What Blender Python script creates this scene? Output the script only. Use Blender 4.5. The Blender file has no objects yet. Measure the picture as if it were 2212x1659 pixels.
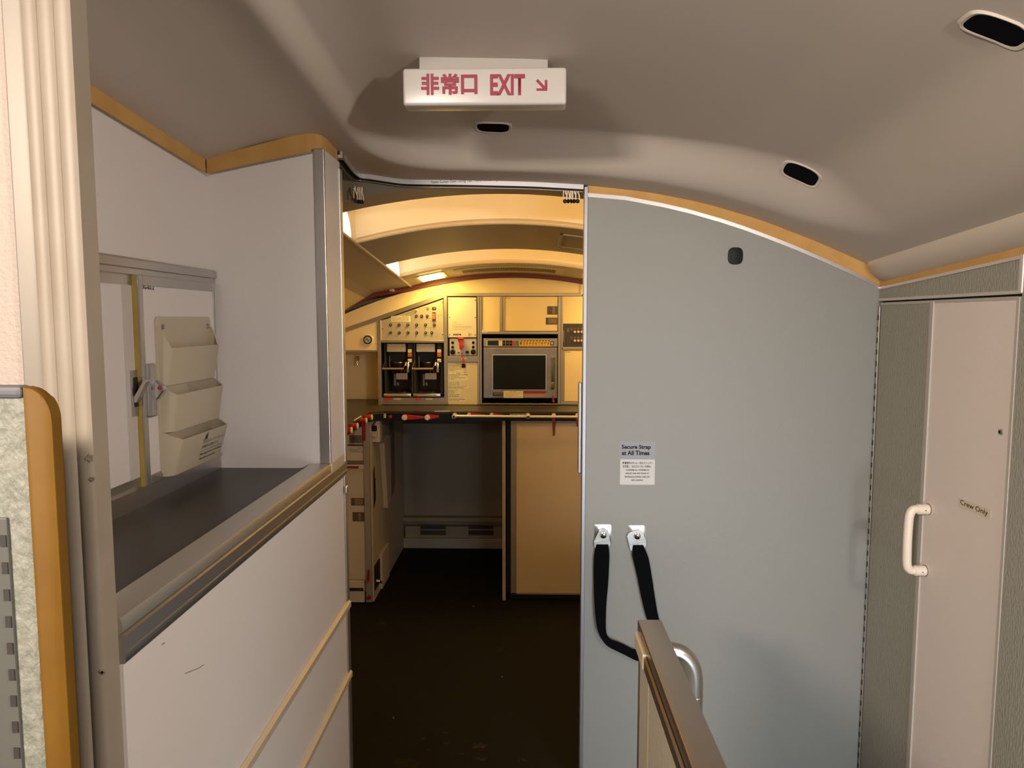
import bpy, bmesh, math, random
import numpy as np
from mathutils import Vector, Matrix
random.seed(4)
SC = bpy.context.scene
COL = SC.collection

# ------------------------------------------------------------------ camera
F, CX, CY, EYE = 1560.0, 1106.0, 829.5, 1.6          # focal length and centre in pixels of the 2212 x 1659 frame
YAW = math.atan(34 / F)
PITCH = math.atan(139.5 / F * math.cos(YAW))
FW = Vector((-math.sin(YAW) * math.cos(PITCH), math.cos(YAW) * math.cos(PITCH), -math.sin(PITCH)))
RT = Vector((math.cos(YAW), math.sin(YAW), 0))
UP = RT.cross(FW)
cam_d = bpy.data.cameras.new('camera')
cam_d.sensor_width = 36.0
cam_d.lens = 36.0 * F / 2212.0
cam_d.clip_start = 0.02
cam = bpy.data.objects.new('camera', cam_d)
COL.objects.link(cam)
cam.matrix_world = Matrix(((RT.x, UP.x, -FW.x, 0), (RT.y, UP.y, -FW.y, 0), (RT.z, UP.z, -FW.z, EYE), (0, 0, 0, 1)))
SC.camera = cam


def pt(px, py, X=None, Y=None, Z=None):
    """where the line of sight through a pixel of the photograph meets a plane of the room"""
    d = FW + RT * ((px - CX) / F) + UP * ((CY - py) / F)
    if X is not None: t = X / d.x
    elif Y is not None: t = Y / d.y
    else: t = (Z - EYE) / d.z
    return Vector((d.x * t, d.y * t, EYE + d.z * t))


# ------------------------------------------------------------------ world, exposure, large lights
w = bpy.data.worlds.new('world')
SC.world = w
w.use_nodes = True
w.node_tree.nodes['Background'].inputs[0].default_value = (0.95, 0.93, 0.95, 1)
w.node_tree.nodes['Background'].inputs[1].default_value = 0.10
SC.view_settings.view_transform = 'Standard'
SC.view_settings.look = 'None'
SC.view_settings.gamma = 1.0
SC.view_settings.exposure = 0.0
SC.view_settings.use_curve_mapping = False


def area(name, loc, aim, sx, sy, power, col, spread=180):
    d = bpy.data.lights.new(name, 'AREA')
    d.shape = 'RECTANGLE'
    d.size, d.size_y, d.energy, d.color = sx, sy, power, col
    d.spread = math.radians(spread)
    o = bpy.data.objects.new(name, d)
    COL.objects.link(o)
    o.location = loc
    o.rotation_euler = (Vector(aim) - Vector(loc)).to_track_quat('-Z', 'Y').to_euler()
    return o


# cabin lights behind the camera: sidewall wash lights left and right, daylight from the cabin windows
area('cabin_light_right', (1.06, 0.05, 1.905), (-0.84, 1.5, 1.3), 0.20, 0.10, 24.5, (1.0, 0.88, 0.79), 150)
area('cabin_light_left', (-1.0, -0.90, 2.09), (0.8, 1.8, 1.2), 0.55, 0.12, 46.0, (1.0, 0.85, 0.72), 150)
area('cabin_light_rear', (-0.45, -1.2, 2.05), (0.3, 1.8, 0.8), 0.3, 0.3, 4.0, (1.0, 0.86, 0.74), 130)
area('cabin_daylight', (0.9, -0.7, 0.8), (0.5, 2.3, 0.2), 0.5, 0.6, 8.0, (0.82, 0.91, 1.0), 75)

# ------------------------------------------------------------------ materials
MATS = {}


def mat(name, col, rough=0.5, metal=0.0, emit=None, estr=0.0, bump=None, mottle=None, spec=0.5, trans=0.0):
    """bump = (kind, scale vector, strength); mottle = (second colour, scale, low, high)"""
    if name in MATS: return MATS[name]
    m = bpy.data.materials.new(name)
    m.use_nodes = True
    nt = m.node_tree
    b = nt.nodes['Principled BSDF']
    b.inputs['Base Color'].default_value = (*col, 1)
    b.inputs['Roughness'].default_value = rough
    b.inputs['Metallic'].default_value = metal
    b.inputs['Specular IOR Level'].default_value = spec
    if trans: b.inputs['Transmission Weight'].default_value = trans
    if emit:
        b.inputs['Emission Color'].default_value = (*emit, 1)
        b.inputs['Emission Strength'].default_value = estr
    if bump or mottle:
        tc = nt.nodes.new('ShaderNodeTexCoord')
    if mottle:
        n = nt.nodes.new('ShaderNodeTexNoise')
        n.inputs['Scale'].default_value = mottle[1]
        n.inputs['Detail'].default_value = 6
        nt.links.new(tc.outputs['Object'], n.inputs['Vector'])
        r = nt.nodes.new('ShaderNodeValToRGB')
        r.color_ramp.elements[0].position, r.color_ramp.elements[1].position = mottle[2], mottle[3]
        r.color_ramp.elements[0].color = (*col, 1)
        r.color_ramp.elements[1].color = (*mottle[0], 1)
        nt.links.new(n.outputs['Fac'], r.inputs['Fac'])
        nt.links.new(r.outputs['Color'], b.inputs['Base Color'])
    if bump:
        mp = nt.nodes.new('ShaderNodeMapping')
        mp.inputs['Scale'].default_value = bump[1]
        nt.links.new(tc.outputs['Object'], mp.inputs['Vector'])
        if bump[0] == 'noise':
            t = nt.nodes.new('ShaderNodeTexNoise')
            t.inputs['Scale'].default_value = 1.0
            t.inputs['Detail'].default_value = 5
        else:
            t = nt.nodes.new('ShaderNodeTexVoronoi')
            t.inputs['Scale'].default_value = 1.0
        nt.links.new(mp.outputs['Vector'], t.inputs['Vector'])
        bp = nt.nodes.new('ShaderNodeBump')
        bp.inputs['Strength'].default_value = bump[2]
        bp.inputs['Distance'].default_value = 0.004
        nt.links.new(t.outputs[0], bp.inputs['Height'])
        nt.links.new(bp.outputs['Normal'], b.inputs['Normal'])
    MATS[name] = m
    return m


FINE = ('noise', (420, 420, 420), 0.12)
M_WHITE = mat('white_laminate', (0.70, 0.66, 0.64), 0.42, bump=FINE)
M_BULK = mat('grey_white_laminate', (0.24, 0.242, 0.225), 0.45, bump=FINE)
M_CEIL = mat('beige_ceiling_panel', (0.54, 0.482, 0.42), 0.55)
M_FOAM = mat('amber_foam', (0.55, 0.325, 0.105), 0.85, bump=('noise', (300, 300, 300), 0.2), mottle=((0.49, 0.27, 0.078), 14, 0.35, 0.7))
M_PAD = mat('amber_edge_pad', (0.15, 0.075, 0.009), 0.55, mottle=((0.128, 0.062, 0.007), 18, 0.35, 0.75), spec=0.15)
M_ALU = mat('brushed_aluminium', (0.52, 0.51, 0.50), 0.36, 1.0, bump=('noise', (900, 900, 20), 0.05))
M_ALU2 = mat('satin_aluminium', (0.62, 0.60, 0.57), 0.42, 1.0)
M_STEEL = mat('stainless_steel', (0.60, 0.58, 0.55), 0.28, 1.0, mottle=((0.52, 0.50, 0.47), 30, 0.4, 0.7))
M_CHROME = mat('chrome', (0.85, 0.85, 0.86), 0.10, 1.0)
M_COUNTER = mat('charcoal_counter', (0.030, 0.024, 0.022), 0.38)
M_CREAM = mat('cream_plastic', (0.50, 0.435, 0.32), 0.38)
M_COLUMN = mat('cream_profile', (0.305, 0.26, 0.205), 0.5, mottle=((0.275, 0.23, 0.175), 9, 0.4, 0.7))
M_LEATHER = mat('pale_leatherette', (0.43, 0.37, 0.315), 0.6, bump=('noise', (160, 160, 160), 0.5))
M_GREYLEATH = mat('grey_leatherette', (0.24, 0.245, 0.205), 0.55, bump=('noise', (160, 160, 110), 0.9), mottle=((0.18, 0.19, 0.155), 70, 0.45, 0.65))
M_BARK = mat('grey_green_textured_panel', (0.30, 0.29, 0.24), 0.5, bump=('noise', (190, 190, 75), 0.9))
M_DOOR = mat('warm_white_door', (0.68, 0.60, 0.545), 0.45, bump=FINE)
M_DARK = mat('dark_void', (0.012, 0.011, 0.010), 0.6)
M_BLACK = mat('black_plastic', (0.008, 0.008, 0.009), 0.5, spec=0.25)
M_PORT = mat('black_recess', (0.004, 0.004, 0.006), 0.8, spec=0.05)
M_WEB = mat('black_webbing', (0.0035, 0.0035, 0.004), 0.9, spec=0.05, bump=('noise', (900, 900, 200), 0.4))
M_INK = mat('black_ink', (0.015, 0.014, 0.014), 0.7, spec=0.1)
M_GREYINK = mat('grey_ink', (0.16, 0.13, 0.10), 0.7, spec=0.1)
M_REDINK = mat('red_letters', (0.25, 0.012, 0.040), 0.5)
M_SIGN = mat('white_sign_acrylic', (0.47, 0.45, 0.43), 0.3)
M_FLOOR = mat('dark_galley_floor', (0.0115, 0.0095, 0.0075), 0.7, mottle=((0.034, 0.025, 0.018), 5.5, 0.66, 0.74), spec=0.10)
M_GCEIL = mat('galley_brown_panel', (0.42, 0.36, 0.27), 0.42)
M_GREAR = mat('galley_rear_beige', (0.58, 0.50, 0.36), 0.42)
M_GCREAM = mat('galley_cream_laminate', (0.84, 0.665, 0.37), 0.42, bump=FINE)
M_GCOVE = mat('cove_cream_paint', (0.82, 0.74, 0.60), 0.5)
M_GLOW = mat('warm_lamp', (1, 0.9, 0.7), 0.4, emit=(1.0, 0.60, 0.19), estr=11.5)
M_DOME = mat('dome_lamp_lens', (1, 0.95, 0.8), 0.4, emit=(1.0, 0.67, 0.15), estr=60.0)
M_REDTRIM = mat('red_brown_trim', (0.17, 0.035, 0.014), 0.5)
M_PLATE = mat('switch_plate_metal', (0.52, 0.45, 0.33), 0.42, 0.35)
M_RED = mat('red_plastic', (0.50, 0.022, 0.016), 0.35)
M_DKRED = mat('dark_red_plastic', (0.22, 0.010, 0.012), 0.4)
M_IVORY = mat('ivory_plastic', (0.78, 0.66, 0.50), 0.4)
M_LABEL = mat('label_paper', (0.80, 0.72, 0.50), 0.6)
M_WHLABEL = mat('white_label', (0.52, 0.51, 0.49), 0.45)
M_GRLABEL = mat('grey_label', (0.25, 0.26, 0.29), 0.45)
M_GLASS = mat('dark_oven_glass', (0.012, 0.012, 0.010), 0.2, spec=0.25)
M_GREEN = mat('green_key', (0.02, 0.22, 0.10), 0.5)
M_YELLOW = mat('yellow_keys', (0.72, 0.42, 0.05), 0.5)
M_ORANGE = mat('orange_key', (0.62, 0.13, 0.03), 0.5)
M_LAMPRED = mat('lit_red_indicator', (0.6, 0.05, 0.01), 0.4, emit=(1.0, 0.12, 0.01), estr=1.6)
M_ROSE = mat('pink_buttons', (0.75, 0.48, 0.33), 0.4)
M_CARTGREY = mat('cart_grey_cream', (0.52, 0.46, 0.36), 0.45)
M_HONEY = mat('raw_yellow_edge', (0.42, 0.31, 0.075), 0.7, mottle=((0.36, 0.26, 0.06), 25, 0.4, 0.7))
M_SMUDGE = mat('dirty_scuff', (0.30, 0.24, 0.17), 0.8)

# ------------------------------------------------------------------ mesh helpers
WL = {}


class MB:
    def __init__(s): s.bm = bmesh.new()

    def _merge(s, t):
        me = bpy.data.meshes.new('t')
        t.to_mesh(me); t.free()
        s.bm.from_mesh(me)
        bpy.data.meshes.remove(me)
        return s

    def box(s, x0, x1, y0, y1, z0, z1, bev=0.0, seg=2):
        t = bmesh.new()
        bmesh.ops.create_cube(t, size=1)
        for v in t.verts:
            v.co = Vector(((x0 + x1) / 2 + v.co.x * (x1 - x0), (y0 + y1) / 2 + v.co.y * (y1 - y0), (z0 + z1) / 2 + v.co.z * (z1 - z0)))
        if bev:
            bev = min(bev, 0.49 * min(abs(x1 - x0), abs(y1 - y0), abs(z1 - z0)))
            bmesh.ops.bevel(t, geom=list(t.edges), offset=bev, segments=seg, profile=0.5, affect='EDGES')
        bmesh.ops.recalc_face_normals(t, faces=t.faces)
        return s._merge(t)

    def prism(s, poly, axis, a, b, bev=0.0):
        """extrude a 2-D outline along an axis: x -> (y,z), y -> (x,z), z -> (x,y)"""
        t = bmesh.new()
        def mk(p, q):
            if axis == 'x': return (q, p[0], p[1])
            if axis == 'y': return (p[0], q, p[1])
            return (p[0], p[1], q)
        A = [t.verts.new(mk(p, a)) for p in poly]
        B = [t.verts.new(mk(p, b)) for p in poly]
        n = len(poly)
        t.faces.new(A); t.faces.new(B[::-1])
        for i in range(n): t.faces.new((A[i], B[i], B[(i + 1) % n], A[(i + 1) % n]))
        if bev: bmesh.ops.bevel(t, geom=[e for e in t.edges if len(e.link_faces) == 2], offset=bev, segments=2, profile=0.5, affect='EDGES')
        bmesh.ops.recalc_face_normals(t, faces=t.faces)
        return s._merge(t)

    def loft(s, rings, caps=True, closed=False):
        t = bmesh.new()
        R = [[t.verts.new(p) for p in r] for r in rings]
        n = len(R[0])
        m = len(R)
        for i in range(m - (0 if closed else 1)):
            for j in range(n):
                t.faces.new((R[i][j], R[i][(j + 1) % n], R[(i + 1) % m][(j + 1) % n], R[(i + 1) % m][j]))
        if caps and not closed:
            t.faces.new(R[0]); t.faces.new(R[-1][::-1])
        bmesh.ops.recalc_face_normals(t, faces=t.faces)
        return s._merge(t)

    def tube(s, path, r, n=12, caps=True):
        P = [Vector(p) for p in path]
        rs = r if isinstance(r, (list, tuple)) else [r] * len(P)
        rings, nrm = [], None
        for i, p in enumerate(P):
            d = (P[min(i + 1, len(P) - 1)] - P[max(i - 1, 0)]).normalized()
            if nrm is None:
                nrm = d.orthogonal().normalized()
            nrm = (nrm - d * nrm.dot(d)).normalized()
            bn = d.cross(nrm)
            rings.append([p + (nrm * math.cos(2 * math.pi * k / n) + bn * math.sin(2 * math.pi * k / n)) * rs[i] for k in range(n)])
        return s.loft(rings, caps)

    def cyl(s, a, b, r, n=20): return s.tube([a, b], r, n)

    def ribbon(s, path, widths, th):
        """a strap: centre points, a half-width vector for each, and a thickness"""
        P = [Vector(p) for p in path]; rings = []
        for i, p in enumerate(P):
            d = (P[min(i + 1, len(P) - 1)] - P[max(i - 1, 0)]).normalized()
            h = Vector(widths[i]); nn = d.cross(h).normalized() * th / 2
            rings.append([p - h - nn, p + h - nn, p + h + nn, p - h + nn])
        return s.loft(rings)

    def grid(s, fn, us, vs, th=None):
        """a surface fn(u,v); th = vector giving it thickness"""
        t = bmesh.new()
        V = [[t.verts.new(fn(a, b)) for b in vs] for a in us]
        for i in range(len(us) - 1):
            for j in range(len(vs) - 1):
                t.faces.new((V[i][j], V[i + 1][j], V[i + 1][j + 1], V[i][j + 1]))
        if th is not None:
            T = [[t.verts.new(v.co + Vector(th)) for v in row] for row in V]
            for i in range(len(us) - 1):
                for j in range(len(vs) - 1):
                    t.faces.new((T[i][j], T[i][j + 1], T[i + 1][j + 1], T[i + 1][j]))
            for i in range(len(us) - 1):
                t.faces.new((V[i][0], T[i][0], T[i + 1][0], V[i + 1][0]))
                t.faces.new((V[i][-1], V[i + 1][-1], T[i + 1][-1], T[i][-1]))
            for j in range(len(vs) - 1):
                t.faces.new((V[0][j], V[0][j + 1], T[0][j + 1], T[0][j]))
                t.faces.new((V[-1][j], T[-1][j], T[-1][j + 1], V[-1][j + 1]))
        bmesh.ops.recalc_face_normals(t, faces=t.faces)
        return s._merge(t)


def obj(name, mb, m, parent=None, smooth=False):
    """link what a builder holds as ONE mesh object (world coordinates in)"""
    bm = mb.bm
    if parent is not None: loc = WL[parent.name]
    else:
        cs = [v.co for v in bm.verts]
        lo = Vector([min(c[i] for c in cs) for i in range(3)]); hi = Vector([max(c[i] for c in cs) for i in range(3)])
        loc = (lo + hi) / 2; loc.z = lo.z
    for v in bm.verts: v.co -= loc
    me = bpy.data.meshes.new(name)
    bm.to_mesh(me); bm.free()
    if smooth:
        for p in me.polygons: p.use_smooth = True
        me.set_sharp_from_angle(angle=math.radians(35))
    me.materials.append(m)
    o = bpy.data.objects.new(name, me)
    COL.objects.link(o)
    if parent is not None: o.parent = parent
    else: o.location = loc
    WL[o.name] = loc.copy()
    return o


def tag(o, label=None, cat=None, group=None, kind=None):
    if label: o['label'] = label
    if cat: o['category'] = cat
    if group: o['group'] = group
    if kind: o['kind'] = kind
    return o


def struct(name, mb, m, label=None, smooth=False, cat=None):
    o = obj(name, mb, m, None, smooth)
    o['kind'] = 'structure'
    o['label'] = label or name.replace('_', ' ')
    o['category'] = cat or name.split('_')[0].split('.')[0]
    return o


def thing(name, label, cat, loc, group=None, kind=None):
    o = bpy.data.objects.new(name, None)
    o.empty_display_size = 0.05
    COL.objects.link(o)
    o.location = loc
    WL[o.name] = Vector(loc)
    return tag(o, label, cat, group, kind)


def text_mesh(body, bold=0.0, align='LEFT', line=1.0):
    c = bpy.data.curves.new('lettering', 'FONT')
    c.body = body
    c.size = 1.0
    c.align_x = align
    c.space_line = line
    c.offset = bold
    c.resolution_u = 3
    o = bpy.data.objects.new('lettering', c)
    COL.objects.link(o)
    bpy.context.view_layer.update()
    me = bpy.data.meshes.new_from_object(o.evaluated_get(bpy.context.evaluated_depsgraph_get()))
    bpy.data.objects.remove(o)
    bpy.data.curves.remove(c)
    return me


def text(body, org, u, v, width, height, m, parent, bold=0.0, align='LEFT', line=1.0, off=0.0007, name='lettering'):
    """writing fitted into a width x height box; org is the lower left corner, u the reading direction, v up the letters"""
    me = text_mesh(body, bold, align, line)
    co = np.array([x.co[:] for x in me.vertices])
    lo, hi = co.min(0), co.max(0)
    u, v, org = Vector(u).normalized(), Vector(v).normalized(), Vector(org)
    n = u.cross(v)
    mb = MB()
    mb.bm.from_mesh(me)
    bpy.data.meshes.remove(me)
    for q in mb.bm.verts:
        a = (q.co.x - lo[0]) / max(hi[0] - lo[0], 1e-6)
        b = (q.co.y - lo[1]) / max(hi[1] - lo[1], 1e-6)
        q.co = org + u * (a * width) + v * (b * height) + n * off
    return obj(name, mb, m, parent)


def copy_tree(o, parent=None):
    c = o.copy()
    COL.objects.link(c)
    c.parent = parent
    WL[c.name] = WL.get(o.name, Vector((0, 0, 0)))
    for ch in list(o.children): copy_tree(ch, c)
    return c


def smooth01(t):
    t = min(1.0, max(0.0, t))
    return t * t * (3 - 2 * t)


UX, UY, UZ = Vector((1, 0, 0)), Vector((0, 1, 0)), Vector((0, 0, 1))

# ------------------------------------------------------------------ room dimensions
YB = 2.30          # front face of the bulkhead beside the galley entrance
XR = 1.10          # right wall
XL = -0.84         # wall behind the service counter
XF = -0.53         # front plane of the service counter
YE = 1.91          # end panel of the service counter
SLOPE = 0.07       # the ceiling falls towards the nose

# ceiling profile across the cabin at the bulkhead, measured along the foam seal
_ax = [-1.3, -1.0, -0.86, -0.7, -0.55, -0.47, -0.4, -0.2, 0.0, 0.183, 0.373, 0.546, 0.72, 0.894, 0.98, 1.06, 1.14, 1.3]
_az = [1.85, 1.945, 1.983, 2.032, 2.058, 2.048, 2.035, 2.032, 2.027, 2.017, 1.996, 1.962, 1.911, 1.845, 1.808, 1.772, 1.735, 1.65]
_gx = np.linspace(-1.3, 1.3, 521)
_gz = np.interp(_gx, _ax, _az)
_k = np.exp(-0.5 * (np.arange(-16, 17) * 0.005 / 0.028) ** 2)
_gz = np.convolve(np.pad(_gz, 16, mode='edge'), _k / _k.sum(), mode='valid')


def ceil_low(x, y): return float(np.interp(x, _gx, _gz)) + SLOPE * (YB - y)


COFF_X0, COFF_X1, COFF_Y, COFF_R, COFF_W, COFF_H = -0.475, 0.99, 2.19, 0.26, 0.15, 0.084


def ceil(x, y):
    """lower shell plus the shallow coffer in the middle of the ceiling"""
    cx, hx = (COFF_X0 + COFF_X1) / 2, (COFF_X1 - COFF_X0) / 2
    qx, qy = abs(x - cx) - hx + COFF_R, (y - COFF_Y) + COFF_R
    d = math.hypot(max(qx, 0), max(qy, 0)) + min(max(qx, qy), 0) - COFF_R
    wdt = COFF_W + 0.10 * smooth01((x - 0.2) / 0.7) + 0.04 * smooth01((0.15 - x) / 0.5) * smooth01((2.15 - y) / 0.4)
    t = min(1.0, max(0.0, -d / wdt))
    k = smooth01((0.15 - x) / 0.5)                  # crisper start of the coffer on the left
    soft = smooth01(t)
    crisp = smooth01(min(1.0, t / 0.35)) * (1 - (1 - t) ** 2.4)
    return ceil_low(x, y) + COFF_H * (soft + (crisp - soft) * k)


def cpt(px, py, dz=0.0, low=False):
    """where the line of sight meets the ceiling (or a surface dz below it)"""
    d = FW + RT * ((px - CX) / F) + UP * ((CY - py) / F)
    t = 0.3
    while t < 4.0:
        x, y, z = d.x * t, d.y * t, EYE + d.z * t
        if z > (ceil_low(x, y) if low else ceil(x, y)) - dz: break
        t += 0.002
    return Vector((d.x * t, d.y * t, EYE + d.z * t))


RAIL_PX = [(733, 337), (746, 355), (760, 373), (774, 384), (790, 391.5), (812, 398.5), (840, 402), (870, 403), (900, 402.5), (950, 400), (1000, 397), (1050, 395), (1100, 394.5), (1150, 396), (1200, 398.5), (1262, 403)]
RAIL_PTS = []
for _q in RAIL_PX:
    _p = cpt(*_q, 0.014, True)
    if _p.y > YB + 0.006 or _p.x > -0.30:
        _p.y = YB + 0.002
        _p.z = ceil_low(_p.x, _p.y) - 0.014
    RAIL_PTS.append(_p)


def ceil_end(x):
    """how far forward the ceiling panel runs: to the bulkhead, round the curtain rail, to the end panel"""
    if x > -0.20: return YB + 0.006
    a = [p for p in RAIL_PTS if p.x < -0.10]
    best = YE + 0.06
    for p, q in zip(a[:-1], a[1:]):
        if min(p.x, q.x) <= x <= max(p.x, q.x) and abs(q.x - p.x) > 1e-6:
            best = max(best, p.y + (q.y - p.y) * (x - p.x) / (q.x - p.x) + 0.004)
    return best


# ------------------------------------------------------------------ structure: ceiling, floor, walls
xs = sorted(set([round(-1.02 + 0.02 * i, 4) for i in range(108)] + [-0.525 + 0.004 * i for i in range(33)] + [-0.39 + 0.008 * i for i in range(30)]))
ts = [i / 120 for i in range(73)] + [0.6 + 0.4 * i / 130 for i in range(1, 131)]
b = MB().grid(lambda x, t: Vector((x, -1.0 + t * (ceil_end(x) + 1.0), ceil(x, -1.0 + t * (ceil_end(x) + 1.0)))), xs, ts)
struct('ceiling', b, M_CEIL, 'beige cabin ceiling shell with a shallow rounded coffer', True)

struct('floor', MB().box(-1.6, 1.6, -1.0, 5.3, -0.03, 0.0), M_FLOOR, 'dark stained galley floor')

floor_o = bpy.data.objects['floor']
M_STAIN = mat('floor_stain', (0.046, 0.033, 0.024), 0.8, spec=0.05, mottle=((0.020, 0.016, 0.012), 60, 0.45, 0.6))
for px, py, rx, ry, sd in [(1035, 1612, 0.032, 0.020, 1), (960, 1583, 0.020, 0.006, 2), (915, 1596, 0.008, 0.010, 3), (1130, 1642, 0.020, 0.014, 4), (965, 1606, 0.014, 0.006, 5), (1000, 1628, 0.022, 0.005, 6), (925, 1619, 0.007, 0.008, 7), (1040, 1640, 0.026, 0.012, 8)]:
    rnd = random.Random(sd)
    p = pt(px, py, Z=0.0)
    ring = [(p.x + rx * k * math.cos(a), p.y + ry * k * math.sin(a)) for a, k in [(2 * math.pi * i / 18, rnd.uniform(0.65, 1.15)) for i in range(18)]]
    obj('stain', MB().prism(ring, 'z', 0.0001, 0.0006), M_STAIN, floor_o)
for px, py in [(1085, 1462), (850, 1551), (1023, 1310)]:
    p = pt(px, py, Z=0.0)
    tag(obj('crumb', MB().box(p.x - 0.0022, p.x + 0.0022, p.y - 0.002, p.y + 0.002, 0.0, 0.002, 0.0008), mat('pale_crumb', (0.6, 0.55, 0.45), 0.6)), {1085: 'pale crumb on the dark floor below the right of the opening', 850: 'pale crumb on the dark floor near the service counter corner', 1023: 'tiny crumb on the dark floor under the galley counter'}[px], 'crumb', 'crumbs on the galley floor')
# bulkhead to the right of the galley entrance, its top follows the foam seal
btop = [(1273, 417), (1350, 424), (1430, 439), (1490, 453), (1556, 472), (1605, 488), (1651, 505), (1715, 530), (1778, 557), (1840, 585), (1900, 616)]
bt = [(p.x, p.z) for p in (pt(x, y, Y=YB) for x, y in btop)]
bt[0] = (0.186, bt[0][1])
bt.append((XR + 0.02, bt[-1][1] - 0.012))
wall = struct('wall_front', MB().prism([(0.186, 0.0)] + bt + [(XR + 0.02, 0.0)], 'y', YB, YB + 0.03), M_BULK, 'grey white bulkhead to the right of the galley entrance')
ctop = [(0.186, 2.05)] + [(x, ceil_low(x, YB) + 0.03) for x in np.linspace(0.186, XR + 0.02, 24)]
ftop = [(p.x, p.z) for p in (pt(x, y, Y=YB) for x, y in [(1270, 401), (1340, 407), (1398, 415), (1465, 426), (1525, 439), (1620, 466), (1690, 490), (1746, 512), (1800, 537), (1871, 571), (1905, 592)])]
ftop = [(x, max(z, ceil_low(x, YB) + 0.004)) for x, z in ftop]
struct('trim_1', MB().prism([(x, z - 0.001) for x, z in bt[:-1]] + [(XR + 0.01, 1.70), (XR + 0.01, ftop[-1][1])] + ftop[::-1], 'y', YB + 0.004, YB + 0.024), M_FOAM, 'amber foam seal between the bulkhead top and the ceiling', cat='seal')
strip = [(x, z - 0.012) for x, z in bt[:-1]]
struct('trim_2', MB().prism(strip + [(x, z) for x, z in bt[:-1]][::-1], 'y', YB - 0.003, YB + 0.01), M_ALU, 'thin aluminium edging along the curved bulkhead top', cat='edging')
struct('trim_3', MB().box(0.1755, 0.187, YB - 0.004, YB + 0.034, 0.0, 2.012, 0.0015), mat('channel_steel', (0.36, 0.37, 0.40), 0.42, 0.8), 'aluminium edge channel on the entrance side of the bulkhead', cat='edging')
tag(obj('grab_handle', MB().box(0.164, 0.1755, YB + 0.012, YB + 0.05, 1.10, 1.40, 0.005), M_ALU2), 'slim grey handle on the galley side edge of the bulkhead', 'handle')

# galley header behind the curtain rail and the unseen outer walls of the galley
def zg(x, y): return 2.03 - 0.081 * (y - YB) - 0.22 * (x + 0.1) ** 2


GX = [-1.0 + 0.05 * i for i in range(43)]
struct('wall_header', MB().prism([(x, zg(x, 2.335)) for x in [-1.25] + GX + [1.25]] + [(1.25, 2.35), (-1.25, 2.35)], 'y', 2.335, 2.35), mat('header_brown', (0.20, 0.165, 0.115), 0.5), 'brown header panel above the galley entrance')
struct('wall_left_galley', MB().box(-1.30, -1.25, 2.08, 5.1, 0, 2.3), M_GCREAM, 'cream left side wall of the galley')
struct('wall_right_galley', MB().box(1.25, 1.30, 2.33, 5.1, 0, 2.3), M_GCREAM, 'cream right side wall of the galley')
struct('wall_entrance', MB().box(-1.25, -0.56, 2.071, 2.08, 0, 2.3), M_GCREAM, 'galley side lining behind the service counter')

# ------------------------------------------------------------------ left: wall, end panel, foam seals
lz = lambda y: 1.979 + 0.069 * (1.905 - y)
struct('wall_left', MB().prism([(0.86, 1.19), (YE, 1.19), (YE, lz(YE)), (0.86, lz(0.86))], 'x', XL - 0.02, XL), M_WHITE, 'white wall above the sliding door cabinet')
struct('trim_4', MB().prism([(0.86, lz(0.86) - 0.004), (YE, lz(YE) - 0.004), (YE, lz(YE) + 0.052), (0.86, lz(0.86) + 0.05)], 'x', XL - 0.018, XL - 0.002), M_FOAM, 'amber foam seal above the white left wall', cat='seal')
struct('trim_5', MB().prism([(0.86, lz(0.86) - 0.006), (YE, lz(YE) - 0.006), (YE, lz(YE)), (0.86, lz(0.86))], 'x', XL - 0.01, XL + 0.003), M_ALU, 'thin metal edging under the left foam seal', cat='edging')
ez = [(p.x, p.z) for p in (pt(x, y, Y=YE) for x, y in [(447, 376), (520, 360), (600, 343), (690, 325), (704, 322)])]
ez[0] = (XL, ez[0][1]); ez[-1] = (XF - 0.001, ez[-1][1])
struct('wall_end', MB().prism([(XL, 1.19)] + ez + [(XF - 0.001, 1.19)], 'y', YE, 2.07), M_WHITE, 'white end panel closing the service counter beside the galley entrance')
struct('trim_6', MB().prism([(x, z - 0.005) for x, z in ez] + [(x, z + 0.0005) for x, z in ez][::-1], 'y', YE - 0.003, YE + 0.004), M_ALU, 'thin metal edging on top of the end panel', cat='edging')
# foam block on top of the end panel, with a rounded front corner
fl = [(XL, YE + 0.003), (-0.575, YE + 0.003), (-0.553, YE + 0.008), (-0.541, YE + 0.022), (-0.536, YE + 0.045), (-0.534, 2.06), (XL, 2.06)]
rings = [[Vector((x, y, np.interp(x, [e[0] for e in ez], [e[1] for e in ez]))) for x, y in fl],
         [Vector((x, y, ceil_low(x, y) + 0.004)) for x, y in fl]]
struct('trim_7', MB().loft(rings), M_FOAM, 'amber foam seal with a rounded corner above the end panel', cat='seal')
struct('trim_8', MB().box(-0.556, XF + 0.001, YE - 0.006, YE + 0.004, 1.213, 2.041, 0.002), M_ALU, 'bright aluminium corner strip on the front of the end panel', cat='edging')
struct('trim_9', MB().box(XF - 0.004, XF + 0.005, 2.045, 2.074, 1.19, 2.02, 0.002), M_ALU2, 'aluminium corner strip of the end panel at the galley entrance', cat='edging')
struct('trim_10', MB().box(XF - 0.002, XF + 0.0008, YE - 0.004, 2.046, 1.215, 2.03), M_CREAM if False else M_WHITE, 'pale side face of the end panel', cat='edging')

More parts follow.
